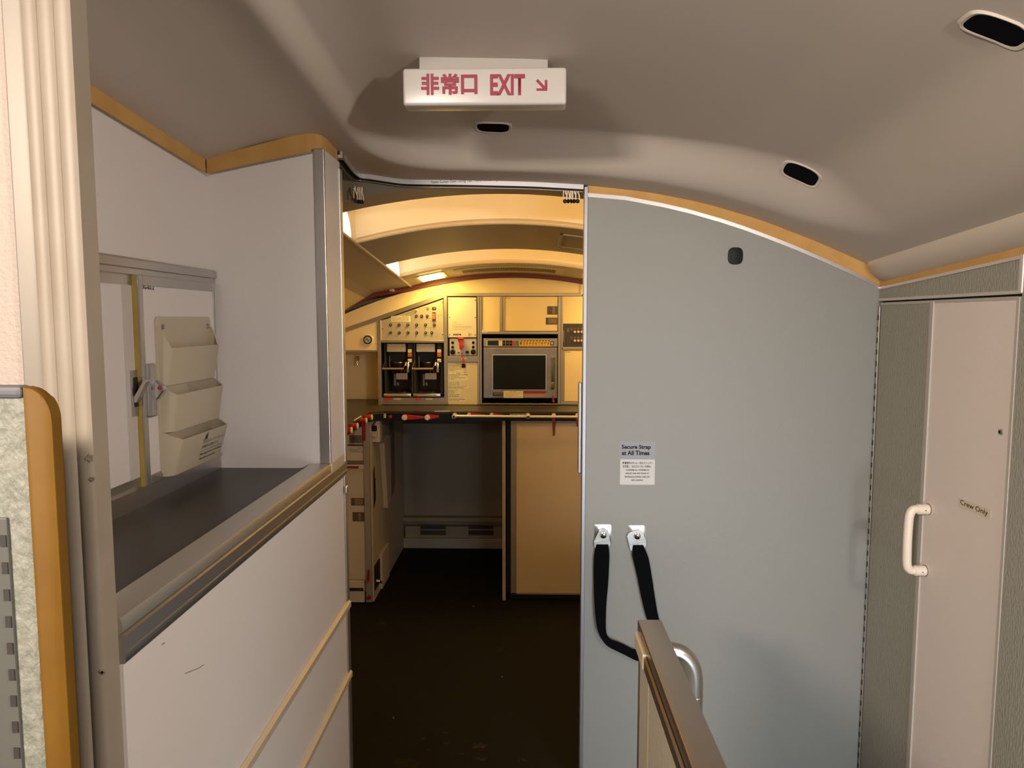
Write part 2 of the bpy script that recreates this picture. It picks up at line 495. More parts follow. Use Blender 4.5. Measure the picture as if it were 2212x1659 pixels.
# ------------------------------------------------------------------ left: near partition with its cream profile
PX = [-0.535, -0.555, -0.575, -0.594]
prof = []
yf = 0.868
for a, c in zip(PX[:-1], PX[1:]):
    for k in range(9):
        f = k / 8
        prof.append((a + (c - a) * f, yf - 0.004 * math.sin(math.pi * f) ** 0.6))
prof = [(-0.535, 0.90)] + prof + [(-0.596, 0.90)]
col_o = struct('trim_11', MB().prism(prof, 'z', 0.0, 2.25), M_COLUMN, 'cream grooved vertical profile on the end of the near partition', True, cat='profile')
struct('trim_12', MB().box(-0.619, -0.595, 0.870, 0.90, 0.0, 2.25, 0.002), mat('channel_grey', (0.30, 0.27, 0.23), 0.45, 0.4), 'aluminium channel between the cream profile and the leatherette wall', cat='edging')
struct('wall_near', MB().box(-2.0, -0.617, 0.876, 0.90, 0.0, 2.25), M_LEATHER, 'pale leatherette partition wall at the left edge')
b = MB()
for px, py, s in [(196, 985, 0.004), (193, 992, 0.006), (201, 1033, 0.003), (199, 1036, 0.004), (219, 1451, 0.004), (223, 1453, 0.004)]:
    p = pt(px, py, Y=0.8635)
    b.loft([[p + Vector((s * 0.8 * math.cos(t), -0.0004, s * 0.45 * math.sin(t) + 0.2 * s * math.cos(3 * t))) for t in np.linspace(0, 6.28, 12, False)],
            [p + Vector((s * 0.8 * math.cos(t), 0.0012, s * 0.45 * math.sin(t))) for t in np.linspace(0, 6.28, 12, False)]])
obj('scuff_marks', b, M_SMUDGE, col_o)

# half height folding panel with a padded amber edge, closest to the camera
pn = thing('folding_panel', 'half height grey leatherette panel with an amber padded edge, nearest on the left', 'panel', (-0.55, 0.63, 0.0))
obj('panel', MB().box(-0.95, -0.4265, 0.601, 0.612, 0.0, 1.540, 0.002), M_GREYLEATH, pn)
pad = [(-0.427, 0.0), (-0.404, 0.0), (-0.404, 1.515)] + [(-0.427 + 0.023 * math.cos(a), 1.515 + 0.028 * math.sin(a)) for a in np.linspace(0.15, math.pi / 2, 9)] + [(-0.427, 1.543)]
obj('edge_pad', MB().prism(pad, 'y', 0.599, 0.612, 0.002), M_PAD, pn, True)
obj('top_edging', MB().box(-0.95, -0.4275, 0.597, 0.614, 1.533, 1.544, 0.004), mat('dark_grey_edging', (0.11, 0.11, 0.12), 0.5), pn)
hb = MB().box(-0.483, -0.4475, 0.598, 0.602, 0.3, 1.43, 0.001)
hinge = obj('piano_hinge', hb, mat('grey_hinge_strip', (0.10, 0.10, 0.09), 0.5), pn)
b = MB()
for k in range(40): b.box(-0.4535, -0.4485, 0.5968, 0.5984, 1.405 - 0.024 * k, 1.415 - 0.024 * k)
obj('hinge_gaps', b, mat('hinge_gap_grey', (0.035, 0.032, 0.028), 0.6), hinge)

# ------------------------------------------------------------------ left: service counter
ct = thing('service_counter', 'white service counter base with two long handle strips, left of the entrance', 'counter', (-0.68, 1.45, 0.0))
obj('cabinet_body', MB().box(XL, XF - 0.012, 0.9, 2.06, 0.0, 1.148), M_WHITE, ct)
fp = obj('front_panel', MB().box(XF - 0.006, XF, 0.9, 2.036, 0.02, 1.149), M_WHITE, ct)
b = MB()
for z in (0.765, 0.55):
    b.prism([(XF, z - 0.011), (XF + 0.007, z - 0.011), (XF + 0.009, z - 0.008), (XF + 0.009, z + 0.006), (XF + 0.003, z + 0.011), (XF, z + 0.011)], 'y', 0.9, 2.062) if False else None
for z in (0.765, 0.55):
    obj('handle_strip', MB().prism([(XF - 0.001, z - 0.012), (XF + 0.008, z - 0.012), (XF + 0.0095, z - 0.009), (XF + 0.0095, z + 0.005), (XF + 0.002, z + 0.012), (XF - 0.001, z + 0.012)], 'y', 0.9, 2.058), mat('champagne_strip', (0.62, 0.52, 0.38), 0.42, 0.25), ct)
obj('corner_edging', MB().box(XF - 0.004, XF + 0.004, 2.038, 2.066, 0.02, 1.152, 0.0015), M_ALU2, ct)
lt = obj('latch_pin', MB().box(XF + 0.003, XF + 0.012, 2.028, 2.045, 1.100, 1.122, 0.003), M_ALU, ct)
for pts, r_ in (([(400, 1455), (430, 1443), (440, 1436)], 0.0007), ([(350, 1392), (355, 1389)], 0.0010)):
    obj('scratch', MB().tube([pt(*q, X=XF + 0.0006) for q in pts], r_, 6), M_SMUDGE, fp)
# worktop and its edge rail
wt = thing('worktop', 'charcoal worktop framed by a wide aluminium edge rail', 'worktop', (-0.68, 1.45, 1.188))
obj('top', MB().box(XL + 0.012, -0.585, 0.9, YE, 1.1495, 1.2), M_COUNTER, wt)
rp = [(-0.586, 1.189), (-0.586, 1.2105), (-0.583, 1.213), (-0.537, 1.213), (-0.5315, 1.211), (-0.529, 1.205), (-0.529, 1.1925), (-0.533, 1.1915), (-0.533, 1.1895), (-0.586, 1.189)]
obj('edge_rail', MB().prism(rp[:-1], 'y', 0.9, YE), M_ALU2, wt, True)
obj('edge_fascia', MB().prism([(-0.54, 1.1495), (-0.528, 1.1495), (-0.5265, 1.152), (-0.5265, 1.163), (-0.5285, 1.1645), (-0.5265, 1.166), (-0.5265, 1.187), (-0.530, 1.1895), (-0.54, 1.1895)], 'y', 0.9, 2.068), M_ALU, wt, True)
obj('rail_end', MB().box(-0.556, -0.5275, YE, 2.068, 1.1892, 1.2125, 0.001), mat('champagne_strip', (0, 0, 0)), wt)

# cabinet behind the counter with two sliding doors
cb = thing('sliding_door_cabinet', 'built in cabinet with aluminium tracks and sliding doors above the worktop', 'cabinet', (XL, 1.4, 1.2))
obj('upper_track', MB().prism([(XL + 0.0005, 1.694), (XL + 0.014, 1.694), (XL + 0.014, 1.706), (XL + 0.018, 1.708), (XL + 0.018, 1.724), (XL + 0.012, 1.729), (XL + 0.0005, 1.729)], 'y', 0.9, YE - 0.003), M_ALU, cb)
obj('lower_track', MB().prism([(XL + 0.0005, 1.200), (XL + 0.012, 1.200), (XL + 0.012, 1.236), (XL + 0.016, 1.236), (XL + 0.016, 1.241), (XL + 0.0005, 1.241)], 'y', 0.9, YE - 0.003), M_ALU, cb)
d1 = obj('door', MB().box(XL + 0.0005, XL + 0.004, 0.9, 1.53, 1.241, 1.694), M_WHITE, cb)
obj('door_rail', MB().box(XL + 0.002, XL + 0.006, 0.9, 1.53, 1.672, 1.694), M_ALU, d1)
obj('door_rail', MB().box(XL + 0.002, XL + 0.006, 0.9, 1.53, 1.241, 1.262), M_ALU, d1)
obj('door_edge', MB().box(XL + 0.002, XL + 0.0055, 1.478, 1.512, 1.262, 1.672), mat('grey_white_band', (0.56, 0.52, 0.50), 0.5), d1)
d2 = obj('door', MB().box(XL + 0.0042, XL + 0.0155, 1.5165, 1.89, 1.241, 1.694), M_HONEY, cb)
d2['label'] = 'door with the raw yellow edge'
obj('door_face', MB().box(XL + 0.0155, XL + 0.017, 1.53, 1.882, 1.255, 1.68), M_WHITE, d2)
def bar(x, y0, y1, z0, z1): return MB().box(XL + 0.0155, XL + 0.0195, y0, y1, z0, z1, 0.0015)
obj('door_stile', bar(0, 1.5165, 1.534, 1.241, 1.694), M_ALU, d2)
obj('door_stile', bar(0, 1.880, 1.89, 1.241, 1.694), M_ALU, d2)
obj('door_rail', bar(0, 1.534, 1.88, 1.672, 1.694), M_ALU, d2)
obj('door_rail', bar(0, 1.534, 1.88, 1.241, 1.262), M_ALU, d2)
text('UG-02-2', pt(305, 624, X=XL + 0.0172), UY, UZ, 0.052, 0.0095, M_INK, d2, bold=0.02)
# latch of the yellow edged door
l2 = obj('latch', MB().box(XL + 0.017, XL + 0.027, 1.532, 1.562, 1.388, 1.505, 0.004), M_ALU, cb)
obj('latch_lever', MB().prism([(XL + 0.026, 1.468), (XL + 0.044, 1.455), (XL + 0.046, 1.446), (XL + 0.030, 1.425), (XL + 0.026, 1.425)], 'y', 1.551, 1.567, 0.002), M_STEEL, l2)
obj('red_dot', MB().cyl((XL + 0.037, 1.5505, 1.451), (XL + 0.037, 1.5495, 1.451), 0.004, 14), M_RED, l2)
obj('latch_slide', MB().box(XL + 0.0265, XL + 0.029, 1.551, 1.556, 1.405, 1.436, 0.001), M_STEEL, l2)
# latch on the recessed door
l1 = obj('latch', MB().box(XL + 0.0045, XL + 0.0085, 1.493, 1.522, 1.395, 1.493, 0.001), M_ALU, cb)
obj('latch_slot', MB().box(XL + 0.0084, XL + 0.0092, 1.500, 1.516, 1.415, 1.478), M_DARK, l1)
obj('latch_lever', MB().prism([(XL + 0.009, 1.425), (XL + 0.013, 1.425), (XL + 0.035, 1.468), (XL + 0.043, 1.470), (XL + 0.043, 1.4735), (XL + 0.032, 1.4735), (XL + 0.009, 1.437)], 'y', 1.4985, 1.515), M_ALU2, l1)

# brochure holder with three pockets
bh = thing('brochure_holder', 'cream plastic brochure holder with three stepped pockets on the sliding door', 'holder', (XL + 0.017, 1.72, 1.247))
HB = XL + 0.0172
HY0, HY1 = 1.578, 1.853
def rr(y0, y1, z0, z1, r, n=5):
    o = []
    for (cy, cz, a0) in [(y1 - r, z1 - r, 0), (y0 + r, z1 - r, 90), (y0 + r, z0 + r, 180), (y1 - r, z0 + r, 270)]:
        for k in range(n + 1):
            a = math.radians(a0 + 90 * k / n)
            o.append((cy + r * math.cos(a), cz + r * math.sin(a)))
    return o
obj('back_plate', MB().prism(rr(HY0, HY1, 1.25, 1.6065, 0.012), 'x', HB, HB + 0.004, 0.0012), M_CREAM, bh, True)
def pocket(z_side, z_lip, z_bot, d_lip, d_bot):
    """tapered tray: sides climb back to the plate, open on top"""
    t = 0.0028
    def ring(z, d, ins, zb=None):
        y0, y1 = HY0 + 0.003 + ins, HY1 - 0.003 - ins
        k = 0.012
        return [Vector((HB + 0.003, y0, zb or z)), Vector((HB + 0.003 + 0.45 * d, y0 + 0.002, (zb or z) * 0.5 + z * 0.5)), Vector((HB + d - 0.003, y0 + k, z)), Vector((HB + d, y0 + k + 0.005, z)),
                Vector((HB + d, y1 - k - 0.005, z)), Vector((HB + d - 0.003, y1 - k, z)), Vector((HB + 0.003 + 0.45 * d, y1 - 0.002, (zb or z) * 0.5 + z * 0.5)), Vector((HB + 0.003, y1, zb or z))]
    m = MB()
    m.loft([ring(z_bot, d_bot, 0.001), ring(z_lip, d_lip, 0, z_side), ring(z_lip, d_lip - t, t, z_side), ring(z_bot + 0.01, d_bot - t, t)], caps=True)
    return m
obj('pocket', pocket(1.590, 1.5365, 1.452, 0.033, 0.019), M_CREAM, bh, True)
obj('pocket', pocket(1.454, 1.432, 1.3475, 0.040, 0.026), M_CREAM, bh, True)
p3 = obj('pocket', pocket(1.350, 1.331, 1.2475, 0.048, 0.024), M_CREAM, bh, True)
for (y, z) in [(1.607, 1.583), (1.836, 1.583), (1.826, 1.347)]:
    b = MB().cyl((HB + 0.004, y, z), (HB + 0.0065, y, z), 0.0075, 16)
    b.cyl((HB + 0.006, y, z), (HB + 0.010, y, z), 0.0042, 12)
    obj('screw', b, M_STEEL, bh, True)
# printing on the lowest pocket (its face leans)
fz0, fz1 = 1.2475, 1.331
def onface(y, z):
    f = (z - fz0) / (fz1 - fz0)
    return Vector((HB + 0.024 + 0.024 * f, y, z))
FV = (onface(0, fz1) - onface(0, fz0)).normalized()
ly = 1.705
text('日本航空グループサービスについて', onface(ly, 1.3005), UY, FV, 0.125, 0.0085, M_GREYINK, p3)
text('お客様の声をお聞かせ下さい。', onface(ly, 1.2885), UY, FV, 0.095, 0.0085, M_INK, p3)
text('Most appreciate your comments', onface(ly, 1.2715), UY, FV, 0.118, 0.0065, M_INK, p3, bold=0.01)
text('about JAL group service.', onface(ly, 1.2605), UY, FV, 0.092, 0.0065, M_INK, p3, bold=0.01)
a = onface(ly, 1.2825); c = onface(ly + 0.12, 1.2825)
obj('printed_line', MB().tube([a + UX * 0.0005, c + UX * 0.0005], 0.0004, 4), M_INK, p3)
# small airline monogram: slanted strokes over a swept base
b = MB()
def fpt(y, z): return onface(ly + y, 1.3105 + z) + UX * 0.0006
for st in [[(0.006, 0.000), (0.0085, 0.013)], [(0.0, -0.001), (0.004, -0.002), (0.0065, 0.002)], [(0.009, 0.000), (0.0155, 0.0165)], [(0.0135, 0.002), (0.0165, 0.0165)], [(0.0165, 0.000), (0.0195, 0.011)], [(0.0165, 0.0), (0.0225, 0.0012)], [(0.011, 0.006), (0.016, 0.006)]]:
    b.tube([fpt(*q) for q in st], 0.00055, 5)
obj('monogram', b, M_INK, p3)

# ------------------------------------------------------------------ curtain rail over the entrance
RZ = 2.02
rpath = [p.copy() for p in RAIL_PTS]
# resample with a smooth spline
def spline(P, n=8):
    out = []
    for i in range(len(P) - 1):
        p0, p1, p2, p3_ = P[max(i - 1, 0)], P[i], P[i + 1], P[min(i + 2, len(P) - 1)]
        for k in range(n):
            t = k / n
            out.append(0.5 * ((2 * p1) + (p2 - p0) * t + (2 * p0 - 5 * p1 + 4 * p2 - p3_) * t * t + (3 * p1 - p0 - 3 * p2 + p3_) * t ** 3))
    out.append(P[-1].copy())
    return out
RP = spline(rpath, 6)
def sweep(path, sec):
    """sec: outline of (offset towards the cabin, height)"""
    rings = []
    for i, p in enumerate(path):
        d = path[min(i + 1, len(path) - 1)] - path[max(i - 1, 0)]
        d.z = 0; d.normalize()
        nn = Vector((d.y, -d.x, 0))
        rings.append([p + nn * o + UZ * h for o, h in sec])
    return MB().loft(rings)
ctk = thing('curtain_rail', 'curved aluminium curtain rail across the top of the galley entrance', 'rail', (-0.15, 2.2, RZ))
obj('rail_face', sweep(RP, [(0.003, 0.0), (0.008, 0.0), (0.008, 0.014), (0.003, 0.018)]), mat('rail_aluminium', (0.56, 0.56, 0.57), 0.4, 0.5), ctk, True)
obj('rail_channel', sweep(RP, [(-0.010, -0.004), (-0.006, -0.004), (-0.006, 0.004), (0.003, 0.004), (0.003, 0.018), (-0.010, 0.018)]), M_BLACK, ctk)
obj('rail_end', sweep(RP[:3], [(-0.012, -0.005), (0.009, -0.005), (0.009, 0.019), (-0.012, 0.019)]), M_ALU2, ctk)
obj('rail_lip', sweep(RP, [(-0.016, -0.005), (-0.010, -0.005), (-0.010, 0.0), (-0.016, 0.0)]), M_ALU, ctk)
t0, t1 = pt(932, 397.5, Y=YB - 0.0025), pt(1075, 392, Y=YB - 0.0025)
text('Fasten Curtain Open During Taxi, Takeoff and Landing', t0 + Vector((0, -0.003, -0.001)), (t1 - t0), UZ, (t1 - t0).length, 0.0105, M_INK, ctk, bold=0.008)

# hooks hanging from the rail: one is built, the others are copies
def build_hook():
    r = thing('curtain_hook', 'cream curtain hook', 'hook', (0, 0, 0), 'curtain hooks hanging from the rail')
    b = MB().tube([(0, 0, -0.002), (0, 0, -0.014), (0.002, 0, -0.022), (0.006, 0, -0.030), (0.006, 0, -0.044)], [0.0022, 0.0022, 0.0020, 0.0020, 0.0022], 8)
    b.tube([(0, 0, -0.012), (-0.005, 0, -0.018), (-0.005, 0, -0.040)], 0.0018, 8)
    b.box(-0.0055, 0.003, -0.002, 0.002, -0.013, -0.008, 0.001)
    obj('clip', b, M_IVORY, r, True)
    b = MB().tube([(0.0005 + 0.0048 * math.cos(a), 0, -0.048 + 0.0048 * math.sin(a)) for a in np.linspace(0, 2 * math.pi, 15)], 0.0022, 8)
    b.cyl((0.0005, -0.001, -0.048), (0.0005, 0.001, -0.048), 0.0042, 14)
    obj('snap_ring', b, M_BLACK, r, True)
    return r
hook0 = build_hook()
hook_px = [(767, 402, 25), (773, 404, 70), (779, 406, 80), (785, 407, 65), (1219, 408, 5), (1226, 408, -50), (1232, 408.5, 60), (1238, 409, -35), (1245, 409.5, 10)]
for i, (x, y, rz) in enumerate(hook_px):
    h = hook0 if i == 0 else copy_tree(hook0)
    h.location = pt(x, y - 3, Z=RZ + 0.0)
    h.location.y = min(h.location.y, YB + 0.014)
    h.location.z = RZ - 0.002
    h.rotation_euler = (0, 0, math.radians(rz))
    h['label'] = 'cream curtain hook in the bunch at the left bend of the curtain rail' if i < 4 else 'cream curtain hook in the bunch at the bulkhead end of the curtain rail'
    h['group'] = 'curtain hooks at the left bend' if i < 4 else 'curtain hooks at the bulkhead end'

# ------------------------------------------------------------------ exit sign and ceiling ports
sg = thing('exit_sign', 'white illuminated-type exit sign box with red lettering hanging from the ceiling', 'sign', (-0.093, 1.6, 2.05))
sx0, sx1, sz0, sz1 = pt(870, 185, Y=1.6).x, pt(1224, 185, Y=1.6).x, pt(1047, 224, Y=1.6).z, pt(1047, 145.5, Y=1.6).z
obj('housing', MB().box(sx0, sx1, 1.6, 1.652, sz0 - 0.002, sz1, 0.006, 3), M_SIGN, sg, True)
obj('mounting_base', MB().box(pt(905, 140, Y=1.61).x, pt(1184, 140, Y=1.61).x, 1.612, 1.645, sz1 - 0.003, ceil(-0.09, 1.63) + 0.006, 0.002), mat('grey_white_base', (0.33, 0.31, 0.285), 0.5), sg)
def spx(x, y): return pt(x, y, Y=1.5992)
def fit(body, x0, y0, x1, y1, bold): 
    a, c = spx(x0, y1), spx(x1, y0)
    return text(body, a, UX, UZ, c.x - a.x, c.z - a.z, M_REDINK, sg, bold)
k0 = [fit('非', 910, 159, 948, 205.5, 0.032), fit('常', 953, 159, 991, 205, 0.030), fit('口', 996, 161, 1031, 203.5, 0.034)]
fit('EXIT', 1059, 160, 1134, 206, 0.030)
b = MB()
def poly_plate(pts, y, th=0.0008):
    P = [spx(*q) for q in pts]
    return [(p.x, p.z) for p in P]
b.prism(poly_plate([(1158, 175), (1162, 171), (1177, 187), (1177, 173), (1182, 173), (1182, 196), (1159, 196), (1159, 191), (1173, 191)], 0), 'y', 1.5984, 1.5998)
obj('arrow', b, M_REDINK, sg)

def port(name, x, y, label, sx=0.044, sy=0.026):
    r = thing(name, label, 'ceiling recess', (x, y, ceil(x, y)), 'black ceiling recesses')
    def ringpt(k, s, dz):
        a = 2 * math.pi * k / 40
        ca, sa = math.cos(a), math.sin(a)
        e = 0.55
        X = x + s * sx * math.copysign(abs(ca) ** e, ca); Y = y + s * sy * math.copysign(abs(sa) ** e, sa)
        return Vector((X, Y, ceil(X, Y) + dz))
    rings = [[ringpt(k, s, dz) for k in range(40)] for s, dz in ((1.22, 0.001), (1.12, -0.004), (1.0, -0.003), (0.97, 0.002))]
    obj('lip', MB().loft(rings, caps=False), M_CEIL, r, True)
    rings = [[ringpt(k, s, dz) for k in range(40)] for s, dz in ((1.0, -0.0026), (0.9, -0.0015), (0.5, -0.001))]
    obj('insert', MB().loft(rings), M_PORT, r, True)
    return r
for px, py, lab in [(1065, 272, 'black rounded ceiling recess just behind the exit sign'), (1730, 371, 'black rounded ceiling recess above the middle of the bulkhead'), (2150, 58, 'largest looking black ceiling recess, nearest the camera at the upper right')]:
    p = cpt(px, py)
    port('ceiling_recess', p.x, p.y, lab)

# ------------------------------------------------------------------ things on the bulkhead
p = pt(1588, 553, Y=YB)
cp = thing('latch_plate', 'small black oval latch plate high on the bulkhead', 'fitting', (p.x, YB, p.z))
cap = [(p.x + 0.0225 * math.copysign(abs(math.cos(a)) ** 0.75, math.cos(a)), p.z + 0.0265 * math.copysign(abs(math.sin(a)) ** 0.55, math.sin(a))) for a in np.linspace(0, 2 * math.pi, 32, False)]
obj('plate', MB().prism(cap, 'y', YB - 0.006, YB - 0.0002, 0.0012), M_BLACK, cp, True)
for dx in (-0.0145, 0.0005, 0.0155): obj('rib', MB().box(p.x + dx - 0.0012, p.x + dx + 0.0012, YB - 0.0085, YB - 0.0055, p.z - 0.013, p.z + 0.013, 0.0008), M_BLACK, cp)

def placard(name, label, x0, y0, x1, y1, m, lines, lm=M_INK, bold=0.0):
    a, c = pt(x0, y1, Y=YB - 0.0006), pt(x1, y0, Y=YB - 0.0006)
    r = thing(name, label, 'sticker', ((a.x + c.x) / 2, YB, a.z))
    obj('sheet', MB().prism(rr(a.x, c.x, a.z, c.z, 0.004), 'y', YB - 0.0008, YB - 0.0001), m, r)
    for body, lx0, ly0, lx1, ly1, bo in lines:
        e, f = pt(lx0, ly1, Y=YB - 0.0008), pt(lx1, ly0, Y=YB - 0.0008)
        text(body, e, UX, UZ, f.x - e.x, f.z - e.z, lm, r, bo)
    return r
placard('warning_sticker', 'grey sticker reading Secure Strap at All Times on the bulkhead', 1338.5, 953.5, 1416.5, 992, M_GRLABEL,
        [('Secure Strap', 1343, 961, 1406, 972, 0.03), ('at All Times', 1343, 973.5, 1403, 983, 0.03)])
placard('instruction_sticker', 'white sticker with Japanese and English strap instructions below the grey one', 1339, 992.5, 1415, 1047, M_WHLABEL,
        [('離着陸時はギャレー内のストッパー', 1345, 997.5, 1410, 1002.5, 0.012), ('を確認し、出入口にベルトを張る。', 1345, 1005, 1407, 1010, 0.012),
         ('CONFIRM ALL STOPPERS IN', 1352, 1013.8, 1402, 1016.8, 0.02), ('GALLEY AND SET STRAP AT', 1351, 1021, 1402, 1024, 0.02),
         ('ENTRANCE DURING TAKE-OFF', 1349.5, 1028.5, 1403.5, 1031.5, 0.02), ('AND LANDING', 1363, 1035.5, 1388.5, 1038.5, 0.02)])

# two wall anchors and the strap that hangs between them
def anchor(name, label, x, z):
    r = thing(name, label, 'bracket', (x, YB, z), 'strap anchors on the bulkhead')
    obj('wall_plate', MB().prism(rr(x - 0.028, x + 0.028, z - 0.03, z + 0.03, 0.005), 'y', YB - 0.003, YB - 0.0001, 0.0008), M_STEEL, r, True)
    b = MB().cyl((x + 0.001, YB - 0.003, z - 0.002), (x + 0.001, YB - 0.012, z - 0.002), 0.007, 18)
    b.tube([(x + 0.001, YB - 0.012, z - 0.002), (x + 0.001, YB - 0.015, z - 0.002), (x + 0.001, YB - 0.0175, z - 0.002)], [0.0105, 0.011, 0.006], 20)
    obj('stud', b, M_CHROME, r, True)
anchor('strap_anchor', 'left strap anchor plate on the bulkhead, next to its edge', pt(1302, 1152, Y=YB).x, pt(1302, 1152, Y=YB).z)
anchor('strap_anchor', 'right strap anchor plate on the bulkhead, farther from its edge', pt(1375, 1154, Y=YB).x, pt(1375, 1154, Y=YB).z)
stp = thing('barrier_strap', 'black webbing barrier strap hooked on two metal anchors and hanging in a loop', 'strap', (0.31, YB - 0.02, 0.47))
def hookplate(pts, yo):
    P = [pt(x, y, Y=YB - yo) for x, y in pts]
    return MB().prism([(q.x, q.z) for q in P], 'y', YB - yo - 0.0025, YB - yo, 0.0006)
h1 = obj('end_fitting', hookplate([(1283, 1168), (1294, 1146), (1300, 1142), (1308, 1142), (1314, 1147), (1316, 1162), (1319, 1172), (1319, 1178), (1312, 1182), (1310, 1176), (1294, 1176), (1286, 1187), (1283, 1180)], 0.009), M_STEEL, stp)
h2 = obj('end_fitting', hookplate([(1354, 1158), (1357, 1152), (1372, 1146), (1380, 1144), (1388, 1149), (1392, 1160), (1396, 1172), (1396, 1180), (1391, 1184), (1386, 1178), (1371, 1179), (1367, 1191), (1361, 1188)], 0.009), M_STEEL, stp)
obj('fold', hookplate([(1282, 1170), (1316, 1161), (1317, 1166), (1284, 1174)], 0.012), M_STEEL, h1)
obj('fold', hookplate([(1357, 1173), (1395, 1164), (1396, 1169), (1359, 1177)], 0.012), M_STEEL, h2)
yo = YB - 0.012
key = [(1301, 1176, 13, 0), (1300, 1196, 16.5, 0), (1299, 1220, 17, 0), (1298, 1260, 16, 0), (1297, 1300, 13.5, 0.006), (1298, 1340, 11, 0.010), (1302, 1368, 8, 0.014)]
path, wid = [], []
sc = YB / F
for x, y, hw, dy in key:
    path.append(pt(x, y, Y=yo - dy)); wid.append(Vector((hw * sc, 0.5 * dy, 0)))
for x, y, wx, wz, dy in [(1313, 1386, 4.5, 6, 0.016), (1328, 1394, 2, 9, 0.016), (1348, 1403, -1, 11, 0.014), (1370, 1414, -3, 12, 0.012), (1395, 1418, -2, 12, 0.012), (1418, 1410, 4, 11, 0.012), (1428, 1390, 9, 7, 0.012)]:
    path.append(pt(x, y, Y=yo - dy)); wid.append(Vector((wx * sc, 0.004, wz * sc)))
for x, y, hw in [(1422, 1370, 12), (1409, 1332, 13.5), (1400, 1290, 15), (1393, 1250, 16), (1386, 1215, 17), (1382, 1198, 16.5), (1379, 1178, 11)]:
    path.append(pt(x, y, Y=yo - 0.003)); wid.append(Vector((hw * sc, 0, 0)))
PP, WW = spline(path, 4), spline(wid, 4)
obj('webbing', MB().ribbon(PP, WW, 0.0022), M_WEB, stp, True)

# ------------------------------------------------------------------ right wall with the crew door
d = thing('door_1', 'crew only door with a textured strip, a warm white panel and a cream handle', 'door', (XR, 1.98, 0), None, 'structure')
x0 = XR
dt = 1.650
obj('textured_leaf', MB().box(x0, x0 + 0.02, 2.005, 2.285, 0.02, dt), M_BARK, d)
obj('plain_leaf', MB().box(x0, x0 + 0.02, 1.655, 1.99, 0.02, dt), M_DOOR, d)
strip_m = mat('warm_door_strip', (0.46, 0.42, 0.37), 0.45, 0.2)
obj('meeting_strip', MB().box(x0 - 0.004, x0 + 0.01, 1.988, 2.006, 0.02, dt, 0.0015), strip_m, d)
obj('top_edging', MB().box(x0 - 0.002, x0 + 0.012, 1.655, 2.285, dt - 0.006, dt + 0.002, 0.001), strip_m, d)
obj('side_edging', MB().box(x0 - 0.003, x0 + 0.012, 1.646, 1.657, 0.02, dt, 0.0015), strip_m, d)
hg = obj('piano_hinge', MB().cyl((x0 - 0.001, 2.292, 0.02), (x0 - 0.001, 2.292, 1.64), 0.0035, 10), mat('hinge_metal', (0.30, 0.275, 0.24), 0.45, 0.4), d)
b = MB()
for k in range(44): b.box(x0 - 0.0052, x0 - 0.001, 2.2895, 2.2945, 0.05 + 0.036 * k, 0.066 + 0.036 * k)
obj('hinge_gaps', b, M_DARK, hg)
M_HANDLE = mat('cream_handle', (0.72, 0.63, 0.52), 0.35)
hd = obj('handle', MB().tube(spline([Vector((x0 - 0.030, 1.968, 1.081)), Vector((x0 - 0.042, 1.968, 1.079)), Vector((x0 - 0.050, 1.968, 1.062)), Vector((x0 - 0.052, 1.968, 1.02)), Vector((x0 - 0.052, 1.968, 0.97)), Vector((x0 - 0.050, 1.968, 0.925)), Vector((x0 - 0.042, 1.968, 0.910)), Vector((x0 - 0.030, 1.968, 0.908))], 5), 0.0115, 16), M_HANDLE, d, True)
for z in (1.081, 0.908):
    bo = obj('handle_boss', MB().tube([(x0 - 0.031, 1.968, z), (x0 - 0.029, 1.968, z), (x0 - 0.003, 1.968, z), (x0, 1.968, z)], [0.013, 0.0145, 0.0145, 0.0145], 18), M_HANDLE, hd, True)
b = MB()
for z in (1.081, 0.908):
    b.tube([(x0 - 0.0005, 1.968 + 0.0150 * math.cos(a), z + 0.0150 * math.sin(a)) for a in np.linspace(0, 2 * math.pi, 21)], 0.0008, 5)
    b.cyl((x0 - 0.014, 1.9535, z), (x0 - 0.014, 1.9545, z), 0.0018, 8)
obj('handle_seams', b, M_DARK, hd)
p = pt(2163, 933, X=x0)
lk = obj('lock', MB().tube([(x0, p.y, p.z), (x0 - 0.003, p.y, p.z), (x0 - 0.004, p.y, p.z)], [0.0075, 0.0075, 0.005], 18), M_STEEL, d, True)
obj('keyhole', MB().cyl((x0 - 0.003, p.y, p.z), (x0 - 0.0045, p.y, p.z), 0.004, 14), M_BLACK, lk)
a = pt(2072, 1098, X=x0); c = pt(2137, 1100, X=x0)
pl = obj('placard', MB().prism([(pt(2071, 1075, X=x0).y, 1.1475), (1.7045, 1.1495), (1.7035, 1.1245), (pt(2071, 1075, X=x0).y, 1.1235)], 'x', x0 - 0.0008, x0 - 0.0001), mat('ivory_sticker', (0.62, 0.53, 0.40), 0.5), d)
text('Crew Only', Vector((x0 - 0.0008, 1.824, 1.129)), -UY, UZ, 0.110, 0.0165, M_INK, pl, bold=0.005)
